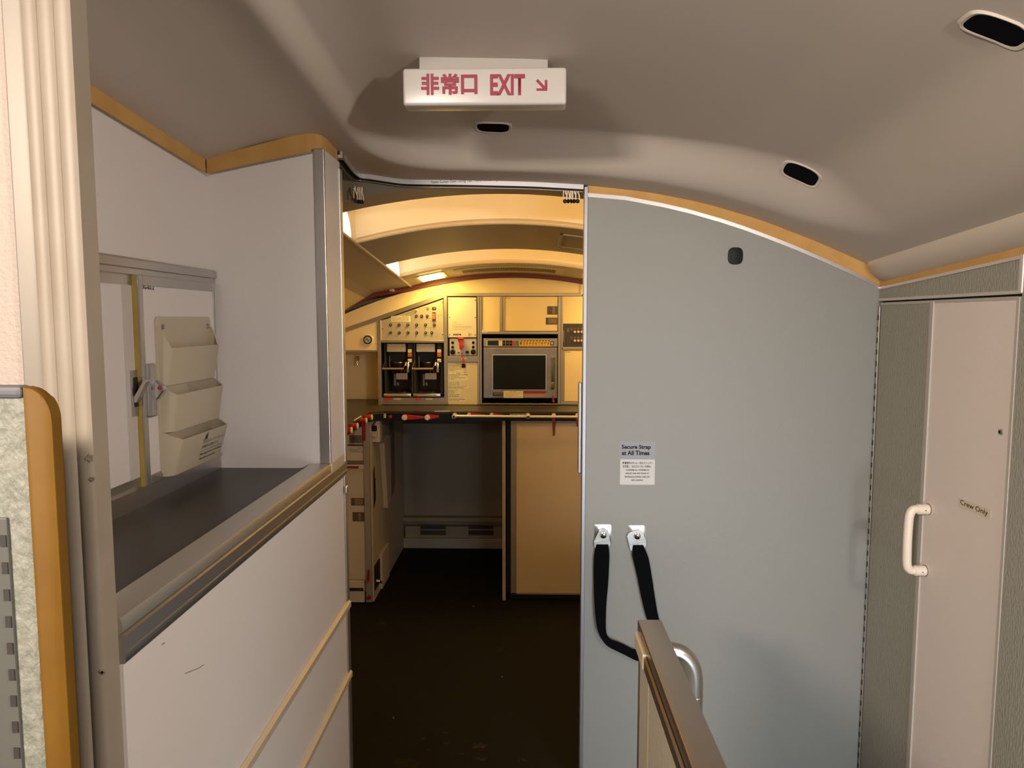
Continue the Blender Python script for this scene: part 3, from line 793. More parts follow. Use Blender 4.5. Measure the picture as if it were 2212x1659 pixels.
# lintel, side wall, foam seal and rounded cove along the top of the right wall
rz0 = lambda y: 1.699 + 0.0655 * (2.31 - y)
struct('wall_right', MB().prism([(-1.0, 0), (1.640, 0), (1.640, rz0(1.64)), (-1.0, rz0(-1.0))], 'x', XR - 0.002, XR + 0.02), M_BARK, 'textured grey green side wall at the right edge')
struct('wall_lintel', MB().prism([(1.645, 1.662), (2.297, 1.662), (2.297, rz0(2.297) - 0.006), (1.645, rz0(1.645) - 0.006)], 'x', XR, XR + 0.02), M_BARK, 'textured lintel panel above the crew door')
E1 = mat('pale_edging', (0.62, 0.57, 0.52), 0.35, 0.45)
struct('trim_13', MB().prism([(1.645, 1.657), (2.298, 1.657), (2.298, 1.665), (1.645, 1.665)], 'x', XR - 0.004, XR + 0.01), E1, 'metal edging under the lintel', cat='edging')
struct('trim_14', MB().prism([(1.645, rz0(1.645) - 0.008), (2.298, rz0(2.298) - 0.008), (2.298, rz0(2.298)), (1.645, rz0(1.645))], 'x', XR - 0.004, XR + 0.01), E1, 'metal edging on top of the lintel', cat='edging')
struct('trim_15', MB().box(XR - 0.006, XR + 0.012, 1.638, 1.652, 1.657, rz0(1.645) + 0.003, 0.003), E1, 'bright metal end strip of the lintel', cat='edging')
struct('trim_16', MB().box(XR + 0.012, XR + 0.03, 1.62, 2.30, 0, 1.66), M_DARK, 'shadow gap behind the crew door', cat='gap')
struct('trim_17', MB().prism([(-1.0, rz0(-1.0) - 0.001), (2.297, rz0(2.297) - 0.001), (2.297, rz0(2.297) + 0.03), (-1.0, rz0(-1.0) + 0.03)], 'x', XR + 0.001, XR + 0.015), M_FOAM, 'amber foam seal along the top of the right wall', cat='seal')
rings = []
for i, y in enumerate([2.296, 2.292, 2.28, 2.2, 2.0, 1.8, 1.6, 1.3, 1.0, 0.5, -1.0]):
    s = [0.55, 0.85, 1, 1, 1, 1, 1, 1, 1, 1, 1][i]
    zc = 1.752 + SLOPE * (2.3 - y)
    rings.append([Vector((1.112 + 0.062 * s * math.cos(t), y, zc + 0.040 * s * math.sin(t) - 0.3 * (0.062 * s * math.cos(t)))) for t in np.linspace(0, 2 * math.pi, 28, False)])
struct('trim_18', MB().loft(rings), mat('cove_beige', (0.60, 0.52, 0.43), 0.5), 'rounded beige cove moulding along the right wall top', True, cat='moulding')

# ------------------------------------------------------------------ stair partition with its rail
sp = thing('stair_partition', 'low stair partition with a wide metal cap and a curved tube handrail, in the foreground', 'railing', (0.24, 1.1, 0))
obj('panel', MB().box(0.226, 0.262, 0.3, 1.395, 0.0, 0.975, 0.002), mat('beige_textured_panel', (0.42, 0.37, 0.28), 0.5, bump=('noise', (220, 220, 90), 0.8)), sp)
M_BRONZE = mat('bronze_steel', (0.50, 0.43, 0.36), 0.33, 1.0)
obj('cap_rail', MB().box(0.2215, 0.2695, 0.3, 1.408, 0.976, 1.0005, 0.003), M_BRONZE, sp, True)
obj('side_rail', MB().prism([(0.2165, 0.952), (0.2225, 0.950), (0.2235, 0.953), (0.2235, 0.974), (0.220, 0.976), (0.2165, 0.972)], 'y', 0.3, 1.30), M_BRONZE, sp)
obj('side_clip', MB().box(0.2145, 0.2235, 1.298, 1.400, 0.948, 0.979, 0.003), mat('champagne_strip', (0, 0, 0)), sp)
obj('panel_joint', MB().box(0.2245, 0.2265, 1.291, 1.296, 0.0, 0.95), mat('bright_joint', (0.62, 0.55, 0.42), 0.4, 0.6), sp)
obj('end_edging', MB().box(0.2235, 0.2640, 1.392, 1.402, 0.0, 0.976, 0.002), M_BRONZE, sp)
tp = spline([Vector((0.255, 1.33, 0.972)), Vector((0.272, 1.33, 0.972)), Vector((0.292, 1.33, 0.966)), Vector((0.308, 1.33, 0.950)), Vector((0.3165, 1.33, 0.925)), Vector((0.318, 1.33, 0.88)), Vector((0.318, 1.33, 0.70)), Vector((0.318, 1.33, 0.45)), Vector((0.312, 1.33, 0.40)), Vector((0.29, 1.33, 0.375)), Vector((0.258, 1.33, 0.372))], 6)
hr = obj('tube_handrail', MB().tube(tp, 0.0175, 22), M_STEEL, sp, True)
b = MB().tube([(0.318 + 0.0178 * math.cos(t), 1.33 + 0.0178 * math.sin(t), 0.885) for t in np.linspace(0, 2 * math.pi, 25)], 0.0008, 5)
obj('tube_joint', b, M_ALU, hr)

# ------------------------------------------------------------------ galley: ceiling with two lit coves
YG = 4.28          # face of the galley units above the counter
CZ = 1.09          # counter height
YC = 3.98          # counter front
C1 = (2.456, 2.917)
C2 = (3.48, 3.90)
CX0, CX1 = -0.69, 1.24
cxs = list(np.linspace(CX0, CX1, 40))


def gpanel(name, y0, y1, label, th=0.02, m=None):
    return struct(name, MB().grid(lambda x, y: Vector((x, y, zg(x, y))), cxs, [y0, y1], (0, 0, th)), m or M_GCEIL, label, True)


gpanel('ceiling_front_band', 2.336, C1[0], 'brown galley ceiling band nearest the entrance')
gpanel('ceiling_middle_band', C1[1], C2[0], 'brown galley ceiling band between the two lit coves')
gpanel('ceiling_rear_band', C2[1], YG, 'galley ceiling band carrying the vent grille and square lamp', 0.02, M_GREAR)
for k, (c, lab) in enumerate(((C1, 'nearer'), (C2, 'farther'))):
    m = MB()
    m.grid(lambda x, f: Vector((x, c[1] + 0.004 - 0.03 * f * f, zg(x, c[1]) + 0.17 * f)), cxs, [0, 0.25, 0.5, 0.75, 1.0], (0, 0.006, 0))
    m.grid(lambda x, f: Vector((x, c[1] - 0.026 + (c[0] - c[1] + 0.026) * f, zg(x, c[1]) + 0.17 + 0.03 * f)), cxs, [0, 1.0], (0, 0, 0.006))
    m.grid(lambda x, f: Vector((x, c[0], zg(x, c[0]) + 0.21 * f)), cxs, [0.08, 1.0], (0, -0.006, 0))
    struct('ceiling_cove', m, M_GCOVE, lab + ' cream lit cove in the galley ceiling', True)
    struct('trim_cove_end', MB().prism([(c[0], zg(CX0, c[0])), (c[1] + 0.004, zg(CX0, c[1])), (c[1] + 0.004, zg(CX0, c[1]) + 0.2), (c[0], zg(CX0, c[1]) + 0.2)], 'x', CX0 - 0.008, CX0 + 0.001), M_GCOVE, 'cream end panel of the ' + lab + ' cove', cat='panel')
    # a rolled lip along the far edge of the cove
    struct('trim_cove_lip', MB().tube([(x, c[1] - 0.004, zg(x, c[1]) + 0.004) for x in cxs], 0.009 if k == 0 else 0.006, 10), mat('lip_paint', (0.55, 0.47, 0.34), 0.45), 'rounded lip along the far edge of the ' + lab + ' cove', True, cat='moulding')
    # fluorescent tube hidden behind the near edge of the cove
    r = thing('fluorescent_tube', 'warm fluorescent tube inside the ' + lab + ' ceiling cove', 'lamp', (0.25, c[0] + 0.05, zg(0.25, c[0]) + 0.11))
    obj('tube', MB().tube([(x, c[0] + 0.05, zg(x, c[0]) + 0.04) for x in np.linspace(CX0 + 0.06, CX1 - 0.06, 14)], 0.014, 10), M_GLOW, r, True)
    for x in (CX0 + 0.045, CX1 - 0.045): obj('lamp_holder', MB().box(x - 0.012, x + 0.012, c[0] + 0.004, c[0] + 0.07, zg(x, c[0]) + 0.02, zg(x, c[0]) + 0.07, 0.003), M_IVORY, r)
    # glowing lens closing the left end of the cove
    ya, yb = c[0] + 0.03, (2.81 if k == 0 else 3.86)
    ym, z0 = (ya + yb) / 2, zg(CX0, (ya + yb) / 2)
    lens = [(ya, zg(CX0, ya)), (yb, zg(CX0, yb))] + [(yb - 0.09 + 0.09 * math.cos(a), zg(CX0, yb) + 0.10 * math.sin(a)) for a in np.linspace(0.05, math.pi / 2, 9)] + [(ya, zg(CX0, ya) + 0.10)]
    r = thing('cove_end_lamp', 'glowing white lens at the left end of the ' + lab + ' ceiling cove', 'lamp', (CX0, ym, z0))
    obj('lens', MB().prism(lens, 'x', CX0 - 0.004, CX0 + 0.008, 0.003), mat('end_lens', (1, 0.95, 0.85), 0.4, emit=(1.0, 0.83, 0.52), estr=4.5), r, True)
# side band of the ceiling, sloping fascia and lower side wall on the left
sx = [(-0.69, 0.0), (-0.78, -0.012), (-0.86, -0.028), (-0.89, -0.040)]
def gside(x, y): return zg(-0.69, y) - 0.22 * ((x + 0.1) ** 2 - 0.59 ** 2) * 0.55
m = MB().grid(lambda x, y: Vector((x, y, gside(x, y))), list(np.linspace(-0.905, CX0, 9)), [2.09, 2.6, 3.2, 3.8, YG], (0, 0, 0.02))
struct('ceiling_side_fascia', m, mat('fascia_beige', (0.46, 0.39, 0.28), 0.4), 'sloping beige fascia along the left side of the galley ceiling', True)
m = MB().grid(lambda f, y: Vector((-0.90 - 0.06 * f, y, gside(-0.905, y) + 0.004 - 0.035 * f)), [0, 1], [2.09, YG], (0, 0, 0.02))
struct('trim_side_return', m, M_GCEIL, 'dark return under the left ceiling fascia', cat='return')
m = MB().grid(lambda f, y: Vector((-0.96 - 0.29 * f, y, gside(-0.905, y) - 0.031 - 0.17 * f)), [0, 1], [2.09, YG], (0, 0, 0.02))
struct('ceiling_lower_side', m, M_GCREAM, 'cream lower side panel left of the ceiling fascia')
struct('trim_fascia_edge', MB().tube([(CX0, y, zg(CX0, y) + 0.002) for y in np.linspace(2.34, YG - 0.01, 8)], 0.008, 8), mat('lip_paint', (0, 0, 0)), 'light rounded edge of the left ceiling fascia', True, cat='moulding')
b = MB().box(-0.80, -0.775, YG - 0.10, YG - 0.055, gside(-0.79, YG) - 0.016, gside(-0.79, YG) - 0.002, 0.003)
tag(obj('ceiling_clip', b, mat('clip_beige', (0.45, 0.37, 0.26), 0.5)), 'small cream clip under the end of the left ceiling fascia', 'clip')
struct('ceiling_upper_shell', MB().box(-1.3, 1.3, 2.352, 5.12, 2.36, 2.38), M_GCEIL, 'outer shell above the galley ceiling')

# square lamp, vent grille and service panels in the rear ceiling band
def rear(px, py):
    """point of the rear band below a pixel"""
    y = 4.1
    for _ in range(12):
        p = pt(px, py, Y=y)
        q = pt(px, py, Z=zg(p.x, y))
        y = 0.5 * y + 0.5 * min(max(q.y, C2[1]), YG)
    return pt(px, py, Y=y)
def rear_plate(x0, x1, y0, y1, dz, th=0.004, n=14):
    return MB().grid(lambda x, y: Vector((x, y, zg(x, y) + dz)), list(np.linspace(x0, x1, n)), [y0, y1], (0, 0, th))
lx0, lx1 = pt(911, 595, Y=4.12).x, pt(958, 593, Y=4.12).x
r = thing('ceiling_lamp', 'small bright square lamp in the rear galley ceiling band', 'lamp', ((lx0 + lx1) / 2, 4.1, zg(-0.53, 4.1)))
obj('bezel', rear_plate(lx0 - 0.025, lx1 + 0.018, 4.00, 4.205, -0.003, 0.003, 6), mat('lip_paint', (0, 0, 0)), r)
obj('lens', rear_plate(lx0, lx1, 4.02, 4.18, -0.007, 0.004, 6), M_DOME, r)
r = thing('ceiling_lamp', 'unseen matching square lamp added on the right of the rear galley ceiling band', 'lamp', (0.62, 4.1, zg(0.62, 4.1)))  # twin lamp assumed out of view, added to brighten the right-hand units
obj('bezel', rear_plate(0.53, 0.71, 4.00, 4.205, -0.003, 0.003, 6), mat('lip_paint', (0, 0, 0)), r)
obj('lens', rear_plate(0.55, 0.68, 4.02, 4.18, -0.007, 0.004, 6), M_DOME, r)
vx0, vx1 = pt(984, 585, Y=4.1).x, pt(1216, 585, Y=4.1).x
r = thing('ceiling_vent', 'long curved vent grille in the rear galley ceiling band', 'vent', ((vx0 + vx1) / 2, 4.1, zg(0, 4.1)))
obj('frame', rear_plate(vx0, vx1, 3.99, 4.17, -0.005, 0.005, 20), mat('vent_frame_beige', (0.64, 0.54, 0.38), 0.4), r)
b = MB()
n = 58
for k in range(n):
    x = vx0 + 0.045 + (vx1 - vx0 - 0.09) * k / (n - 1)
    z = zg(x, 4.09)
    b.loft([[Vector((x - 0.0028, 4.03, zg(x, 4.03) - 0.0062)), Vector((x + 0.0028, 4.03, zg(x, 4.03) - 0.0062)), Vector((x + 0.0028, 4.135, zg(x, 4.135) - 0.0062)), Vector((x - 0.0028, 4.135, zg(x, 4.135) - 0.0062))],
            [Vector((x - 0.0028, 4.03, zg(x, 4.03) - 0.004)), Vector((x + 0.0028, 4.03, zg(x, 4.03) - 0.004)), Vector((x + 0.0028, 4.135, zg(x, 4.135) - 0.004)), Vector((x - 0.0028, 4.135, zg(x, 4.135) - 0.004))]])
obj('slots', b, M_DARK, r)
r = thing('service_hatch', 'light framed hatch at the right of the middle galley ceiling band', 'hatch', (0.28, 3.15, zg(0.28, 3.15)))
hx0, hx1 = 0.135, 0.52
b = MB()
def strip3(x0, x1, y0, y1): b.grid(lambda x, y: Vector((x, y, zg(x, y) - 0.004)), list(np.linspace(x0, x1, 6)), [y0, y1], (0, 0, 0.006))
strip3(hx0, hx1, 3.06, 3.075); strip3(hx0, hx1, 3.33, 3.345); strip3(hx0, hx0 + 0.012, 3.06, 3.345); strip3(hx1 - 0.012, hx1, 3.06, 3.345)
obj('hatch_frame', b, mat('lip_paint', (0, 0, 0)), r)
obj('hatch_panel', MB().grid(lambda x, y: Vector((x, y, zg(x, y) - 0.002)), list(np.linspace(hx0 + 0.012, hx1 - 0.012, 6)), [3.075, 3.33], (0, 0, 0.003)), mat('hatch_brown', (0.33, 0.26, 0.17), 0.45), r)
r = thing('reading_light', 'small light bezel at the right end of the rear galley ceiling band', 'lamp', (0.32, 4.1, zg(0.32, 4.1)))
obj('bezel', rear_plate(0.255, 0.40, 4.03, 4.19, -0.005, 0.005, 6), mat('lip_paint', (0, 0, 0)), r)
obj('socket', rear_plate(0.30, 0.36, 4.06, 4.14, -0.0075, 0.003, 6), M_GCREAM, r)

# ------------------------------------------------------------------ galley: units above the counter
def G(px, py, Y=YG): return pt(px, py, Y=Y)
def gbox(mb, x0, y0, x1, y1, f0, f1, bev=0.0, Y=YG):
    """box on the unit face from photo pixels; f0/f1 = front and back distance from the face (negative is towards the camera)"""
    xm, ym = (x0 + x1) / 2, (y0 + y1) / 2
    a0, a1 = pt(x0, ym, Y=Y).x, pt(x1, ym, Y=Y).x
    z0, z1 = pt(xm, y1, Y=Y).z, pt(xm, y0, Y=Y).z
    return mb.box(a0, a1, Y + f0, Y + f1, z0, z1, bev)
def GB(x0, y0, x1, y1, f0, f1, bev=0.0, Y=YG): return gbox(MB(), x0, y0, x1, y1, f0, f1, bev, Y)
def gtext(body, x0, y0, x1, y1, m, parent, f=0.0, bold=0.0, align='LEFT', line=1.0, Y=YG):
    a, c = pt(x0, y1, Y=Y + f), pt(x1, y0, Y=Y + f)
    return text(body, a, UX, UZ, c.x - a.x, c.z - a.z, m, parent, bold, align, line)
def gpoly(pts, f0, f1, Y=YG, bev=0.0):
    P = [pt(x, y, Y=Y) for x, y in pts]
    return MB().prism([(p.x, p.z) for p in P], 'y', Y + f0, Y + f1, bev)
def gcyl(mb, px, py, rpx, f0, f1, n=18, Y=YG):
    p = pt(px, py, Y=Y)
    r = rpx * Y / F
    return mb.cyl((p.x, Y + f0, p.z), (p.x, Y + f1, p.z), r, n)
def glathe(px, py, prof, n=20, Y=YG):
    """turned shape pointing at the camera: (radius in px, distance from face)"""
    p = pt(px, py, Y=Y)
    return MB().tube([(p.x, Y + f, p.z) for _, f in prof], [r * Y / F for r, _ in prof], n)

gu = thing('galley_cabinet', 'cream galley cabinet with an aluminium frame standing on the dark counter', 'cabinet', (-0.3, YG, CZ))
M_GALU = mat('galley_frame_metal', (0.42, 0.37, 0.27), 0.45, 1.0)
b = MB()
for q in [(957, 633, 1256, 640), (959, 640, 967, 874), (1031.5, 640, 1041, 874), (1079, 640, 1091, 716), (1205, 640, 1216, 874), (1041, 716, 1206, 722), (967, 769, 1032, 782),
          (1213, 749, 1262, 756), (1041, 871.5, 1206, 874), (1213, 868, 1262, 874), (816, 688, 823.5, 873), (822, 735, 961, 740.5)]:
    gbox(b, *q, -0.006, 0.02, 0.002)
P = [G(746, 708.5), G(958, 633.5), G(959, 643), G(746, 717.5)]
b.prism([(p.x, p.z) for p in P], 'y', YG - 0.007, YG + 0.02)
obj('frame', b, M_GALU, gu)
for q in ((1036, 640, 1037, 872), (1085, 641, 1085.8, 715), (1211, 640, 1211.8, 872)): obj('frame_joint', GB(*q, -0.0068, 0), M_DARK, gu)
# upper band following the ceiling arch
def archtop(pxl): 
    p = G(pxl, 600); return Vector((p.x, YG, zg(p.x, YG) - 0.024))
tops = [archtop(x) for x in np.linspace(957, 1300, 14)]
lo = [G(957, 636), G(1300, 636)]
obj('upper_panel', MB().prism([(lo[0].x, lo[0].z)] + [(p.x, p.z) for p in tops] + [(lo[1].x, lo[1].z)], 'y', YG + 0.001, YG + 0.02), M_GCREAM, gu)
tops2 = [archtop(x) for x in np.linspace(640, 956, 14)]
obj('upper_panel', MB().prism([(G(640, 752).x, G(640, 752).z)] + [(p.x, p.z) for p in tops2] + [(G(956, 637).x, G(956, 637).z)], 'y', YG + 0.001, YG + 0.02), M_GCREAM, gu)
obj('seam_strip', GB(955, 602, 959.5, 636, -0.003, 0.004, 0.001), mat('galley_strip', (0.66, 0.57, 0.40), 0.4), gu)
obj('seam_strip', GB(1253, 612, 1256, 634, -0.004, 0.004, 0.001), mat('galley_strip', (0, 0, 0)), gu)
obj('filler_panel', GB(1041.5, 640, 1079, 716, 0.002, 0.02), M_GCREAM, gu)
obj('side_panel', GB(1213, 640, 1330, 699, 0.002, 0.02), M_GCREAM, gu)
od = obj('door', GB(1090, 641, 1204.5, 715, -0.002, 0.02, 0.001), M_GCREAM, gu)
gtext('UG-04', 1092, 642.3, 1103, 645, M_INK, od, -0.002)
def paddle(x0, y0, x1, y1, par, slot, Y=YG):
    l = obj('paddle_latch', GB(x0, y0, x1, y1, -0.004, -0.0015, 0.001, Y), mat('latch_bezel', (0.09, 0.07, 0.05), 0.5), par)
    obj('paddle', GB(*slot, -0.007, -0.003, 0.0012, Y), mat('latch_paddle', (0.20, 0.15, 0.095), 0.4), l)
    return l
pl_ = paddle(1182, 661.5, 1204, 679.5, od, (1193, 663, 1199, 678))
obj('red_dot', GB(1188.5, 668.5, 1190.5, 671.5, -0.0055, -0.0035), M_RED, pl_)
paddle(1179, 686, 1204, 701, od, (1184, 688, 1202, 699.5))
ld = obj('door', GB(1219.5, 757.5, 1330, 867, -0.002, 0.02, 0.001), M_GCREAM, gu)
obj('door_stile', GB(1214.5, 757, 1219.5, 868, -0.003, 0.02, 0.001), M_GALU, ld)
gtext('UG-06', 1221, 758.7, 1232, 761.5, M_INK, ld, -0.002)
sp_ = obj('label_panel', GB(966.5, 782, 1032, 874, 0.002, 0.02), mat('galley_label_panel', (0.74, 0.63, 0.40), 0.45), gu)
tg = obj('shelf_tag', GB(1041, 713.5, 1053, 718, -0.0075, -0.006), M_LABEL, gu)
gtext('UG-05', 1043, 714.8, 1051, 716.8, M_INK, tg, -0.0075)
obj('bottom_rail', GB(822, 859, 960, 874, -0.004, 0.02, 0.001), M_GALU, gu)
for q in [(851.5, 859.5, 867, 863.2), (920.5, 860, 934.5, 863.4)]:
    tg = obj('shelf_tag', GB(*q, -0.0052, -0.004), M_LABEL, gu)
    gtext('UG-10' if q[0] < 900 else 'UG-11', q[0] + 2, q[1] + 1, q[2] - 2, q[3] - 1, M_INK, tg, -0.0052)
# inner walls of the bays
b = MB()
gbox(b, 822, 739, 961, 741, 0.0, 0.36); gbox(b, 820, 739, 823, 860, 0, 0.36); gbox(b, 958.5, 739, 961, 860, 0, 0.36); gbox(b, 820, 739, 961, 860, 0.33, 0.36); gbox(b, 820, 857, 961, 860, 0.02, 0.36)
gbox(b, 1040, 720, 1209, 722.5, 0.0, 0.42); gbox(b, 1038.5, 720, 1041, 873, 0, 0.42); gbox(b, 1206, 720, 1208.5, 873, 0, 0.42); gbox(b, 1038, 720, 1209, 873, 0.40, 0.42); gbox(b, 1038, 871, 1209, 873, 0.02, 0.42)
gbox(b, 966, 640, 968, 770, 0.0, 0.25); gbox(b, 1030, 640, 1032, 770, 0.0, 0.25); gbox(b, 966, 640, 1032, 770, 0.22, 0.25)
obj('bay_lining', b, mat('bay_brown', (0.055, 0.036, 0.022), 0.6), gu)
b = MB(); gbox(b, 640, 748, 822, 758, 0.0, 0.32); 
obj('alcove_top', b, M_GCREAM, gu)
obj('alcove_back', MB().box(-1.25, G(816, 800).x, 4.60, 4.62, CZ, G(780, 750).z + 0.02), M_GCREAM, gu)
obj('alcove_side', MB().box(G(816, 800).x, G(822.5, 800).x, YG + 0.0, 4.62, CZ, G(820, 690).z), M_GCREAM, gu)
obj('alcove_front', gpoly([(640, 757), (817, 757), (817, 692), (746, 717), (640, 754)], 0.001, 0.015), M_GCREAM, gu)
obj('alcove_edge', GB(640, 756, 817, 759, -0.003, 0.01), M_GALU, gu)
obj('alcove_plate', GB(792.5, 762, 807, 781, 0.29, 0.32, 0.001), mat('latch_bezel', (0, 0, 0)), gu)

# stickers with instructions on the label panel
def sticker(x0, y0, x1, y1, lines):
    s = obj('sticker', GB(x0, y0, x1, y1, 0.0012, 0.002), M_LABEL, sp_)
    for body, a0, c0, a1, c1 in lines: gtext(body, a0, c0, a1, c1, M_INK, s, 0.0012, 0.01)
sticker(967.5, 784, 1012, 803.5, [('Caution', 985, 784.8, 995, 786.8), ('Close and Secure all', 969, 787.8, 995.5, 790), ('Serving Modules for', 969, 790.7, 996, 792.8), ('Service upon Doors and', 969, 793.4, 996.5, 795.6), ('Takeoff Landing and', 969, 796.2, 996, 798.6), ('Turbulence', 969, 799, 983, 801)])
sticker(967.5, 804.5, 1012, 822.5, [('Notice', 986, 805.4, 994, 807.3), ('Drain Faucet before pouring', 969, 808.5, 1010, 811), ('or Serving Food', 969, 811.5, 992, 813.8), ('No Smoking during Food', 969, 814.7, 1004, 817), ('Handling', 969, 817.8, 981, 820)])
sticker(967.5, 824, 996, 831.5, [('Container Storage', 969, 824.7, 993, 826.4), ('Keep in Correct Bay', 969, 827, 994, 828.8), ('Not for Ice', 969, 829.3, 993, 831)])
sticker(967.5, 833, 1012, 839.5, [('If Bay is in use keep latch closed', 969, 833.6, 1008, 835.4), ('Release latch before removal of unit', 969, 836.2, 1002, 838.4)])
sticker(967.5, 841, 996, 857.5, [('Engage Latch', 969, 842, 989, 844), ('Retainers', 969, 845.2, 983, 847), ('for Taxi,', 969, 848.2, 981, 850), ('Takeoff Landing', 969, 851, 993, 853.4), ('and Turbulence', 969, 854.2, 991, 856.6)])
sticker(967.5, 859.5, 1006, 868.5, [('Guard with Use Between', 969, 860.8, 1004, 863), ('Hands and Cups', 969, 864.2, 992, 866.4)])

# panel with push buttons above the coffee makers
sw = thing('switch_panel', 'slanted metal control panel with rows of round switches above the coffee makers', 'panel', (G(890, 700).x, YG, G(890, 735).z))
obj('plate', gpoly([(824, 735), (824, 692), (836, 689), (957, 646.5), (958.5, 735)], -0.002, 0.012), M_PLATE, sw)
obj('edge_strip', GB(820.5, 692, 824.5, 735, -0.006, 0.005, 0.001), mat('galley_strip', (0, 0, 0)), sw)
btn = [(899.6, 682.7), (911.3, 682.7), (923, 682.7)] + [(x, 701.8) for x in (843.9, 862.5, 881.4, 900.4, 919.5, 938.4)] + [(x, 718.8) for x in (843.9, 862.8, 881.7, 900.6, 919.7, 933)]
for x, y in btn:
    k = obj('push_button', glathe(x, y, [(3.1, -0.002), (3.1, -0.0055), (2.7, -0.0065), (1.9, -0.0065), (1.9, -0.011), (1.3, -0.012)], 18), M_BLACK, sw, True)
    obj('button_cap', glathe(x, y, [(1.25, -0.0118), (1.25, -0.0135), (0.6, -0.014)], 12), mat('button_cap_grey', (0.30, 0.29, 0.26), 0.4), k, True)
obj('indicator', glathe(924.3, 666, [(2.6, -0.002), (2.6, -0.008), (1.6, -0.012)], 18), M_LAMPRED, sw, True)
wn = obj('name_window', GB(933.6, 663.5, 942, 669.5, -0.005, -0.002), M_BLACK, sw)
gtext('ON', 935.5, 665, 940, 668, mat('pale_ink', (0.55, 0.5, 0.4), 0.6), wn, -0.005)
gd = obj('guarded_switch', GB(934.3, 674.5, 941.5, 692, -0.010, -0.002, 0.002), M_BLACK, sw)
obj('switch_guard', GB(935, 677, 941, 690.5, -0.020, -0.009, 0.003), mat('faded_red_guard', (0.48, 0.14, 0.08), 0.4), gd)
lb = obj('sticker', GB(845, 682.3, 887, 694.8, -0.003, -0.002), M_LABEL, sw)
for i, s in enumerate(['WARNING  Switch Off When Empty', 'Do not Use Before Water Runs', 'Open Lid Wait a Moment if Spills']):
    gtext(s, 847, 684 + 3.4 * i, 883, 686.3 + 3.4 * i, M_INK, lb, -0.003, 0.01)
kt = obj('handle_wire', MB().tube([G(900, 670) + Vector((0, -0.003, 0)), G(898, 671) + Vector((0, -0.015, 0)), G(880, 677.5) + Vector((0, -0.017, 0)), G(877, 681) + Vector((0, -0.006, 0))], 0.0014, 8), M_GALU, sw, True)
obj('wire_knob', glathe(900, 670, [(1.8, -0.002), (1.8, -0.016), (1.0, -0.018)], 12), mat('pale_knob', (0.8, 0.75, 0.6), 0.4), kt, True)
for x, y in [(955.5, 653.8), (956.3, 722.8), (826.6, 710.5)]:
    obj('screw', glathe(x, y, [(1.3, -0.002), (1.3, -0.0035), (0.7, -0.004)], 10), mat('latch_bezel', (0, 0, 0)), sw, True)
for s, x0, y0, x1, y1 in [('TURN OFF BEFORE', 943.5, 679.8, 955.5, 681), ('LEAVING SEAT', 944, 682, 953, 683), ('COFFEE MAKER', 875, 707.2, 887.5, 708.8), ('COFFEE MAKER', 895, 707.2, 908, 708.8), ('WATER HEATER', 922, 707.2, 936, 708.8), ('LIGHT BOILER', 920, 686.8, 933, 688.2), ('OUTLET', 907, 686.8, 914, 688.2), ('POWER', 931, 693.8, 944, 694.8), ('HOT CUP', 852, 707.4, 858, 708.6), ('OVEN', 852, 724.8, 858, 726), ('COFFEE MAKER', 920, 724.6, 931, 726)]:
    gtext(s, x0, y0, x1, y1, M_GREYINK, sw, -0.002)

# water gauge and tap on the left
gg = thing('water_gauge', 'round water gauge with a white rim on the left galley panel', 'gauge', (G(795, 734).x, YG, G(795, 746).z))
obj('rim', glathe(795, 734, [(12.2, 0.001), (12.4, -0.006), (11.4, -0.012), (9.6, -0.012), (9.4, -0.006)], 32), mat('white_rim', (0.80, 0.74, 0.62), 0.35), gg, True)
obj('dial', glathe(795, 734, [(9.7, -0.010), (9.7, -0.0125), (6.8, -0.0127)], 32), M_BLACK, gg)
fc = obj('dial_face', glathe(795, 734, [(6.9, -0.0125), (6.9, -0.0132)], 28), mat('dial_grey', (0.46, 0.40, 0.33), 0.4), gg)
P0, P1 = G(791.5, 730.5), G(798, 736.5)
obj('needle', MB().tube([P0 + Vector((0, -0.014, 0)), P1 + Vector((0, -0.014, 0))], [0.0015, 0.003], 6), M_INK, fc)
gtext('WATER QTY GAGE', 783, 748, 807, 750, M_INK, gu, 0.001)
tp_ = thing('water_tap', 'chrome water tap in the alcove under the gauge', 'tap', (pt(779, 779, Y=4.55).x, 4.55, pt(779, 788, Y=4.55).z))
q = pt(777, 772, Y=4.6)
obj('spout', MB().tube([(q.x, 4.60, q.z), (q.x, 4.55, q.z), (q.x + 0.004, 4.528, q.z - 0.006), (q.x + 0.004, 4.522, q.z - 0.022), (q.x + 0.004, 4.522, q.z - 0.045)], [0.011, 0.011, 0.011, 0.009, 0.008], 14), M_CHROME, tp_, True)
obj('lever', MB().box(q.x - 0.018, q.x + 0.020, 4.525, 4.548, q.z + 0.010, q.z + 0.017, 0.003), M_CHROME, tp_)

# two coffee makers, the second a copy of the first
ck = thing('coffee_maker', 'left of the two dark coffee makers in the galley bay', 'coffee maker', (G(860, 857).x, YG + 0.05, G(860, 857).z), 'coffee makers in the galley bay')
obj('body', GB(829, 742, 890, 800, 0.10, 0.30), M_DARK, ck)
obj('back', GB(829, 800, 890, 856, 0.20, 0.30), mat('dark_plum_steel', (0.035, 0.020, 0.024), 0.35, 0.4), ck)
b = MB(); gbox(b, 829, 742, 833, 852, 0.02, 0.20); gbox(b, 887.5, 742, 891.5, 852, 0.02, 0.20)
obj('side_frame', b, M_DARK, ck)
tp2 = obj('top_plate', GB(835, 742.8, 875, 760.3, 0.012, 0.10, 0.001), mat('satin_plate', (0.50, 0.45, 0.36), 0.42, 0.5), ck)
b = MB(); gcyl(b, 836.8, 746, 0.9, 0.010, 0.013, 8); gcyl(b, 873, 746, 0.9, 0.010, 0.013, 8)
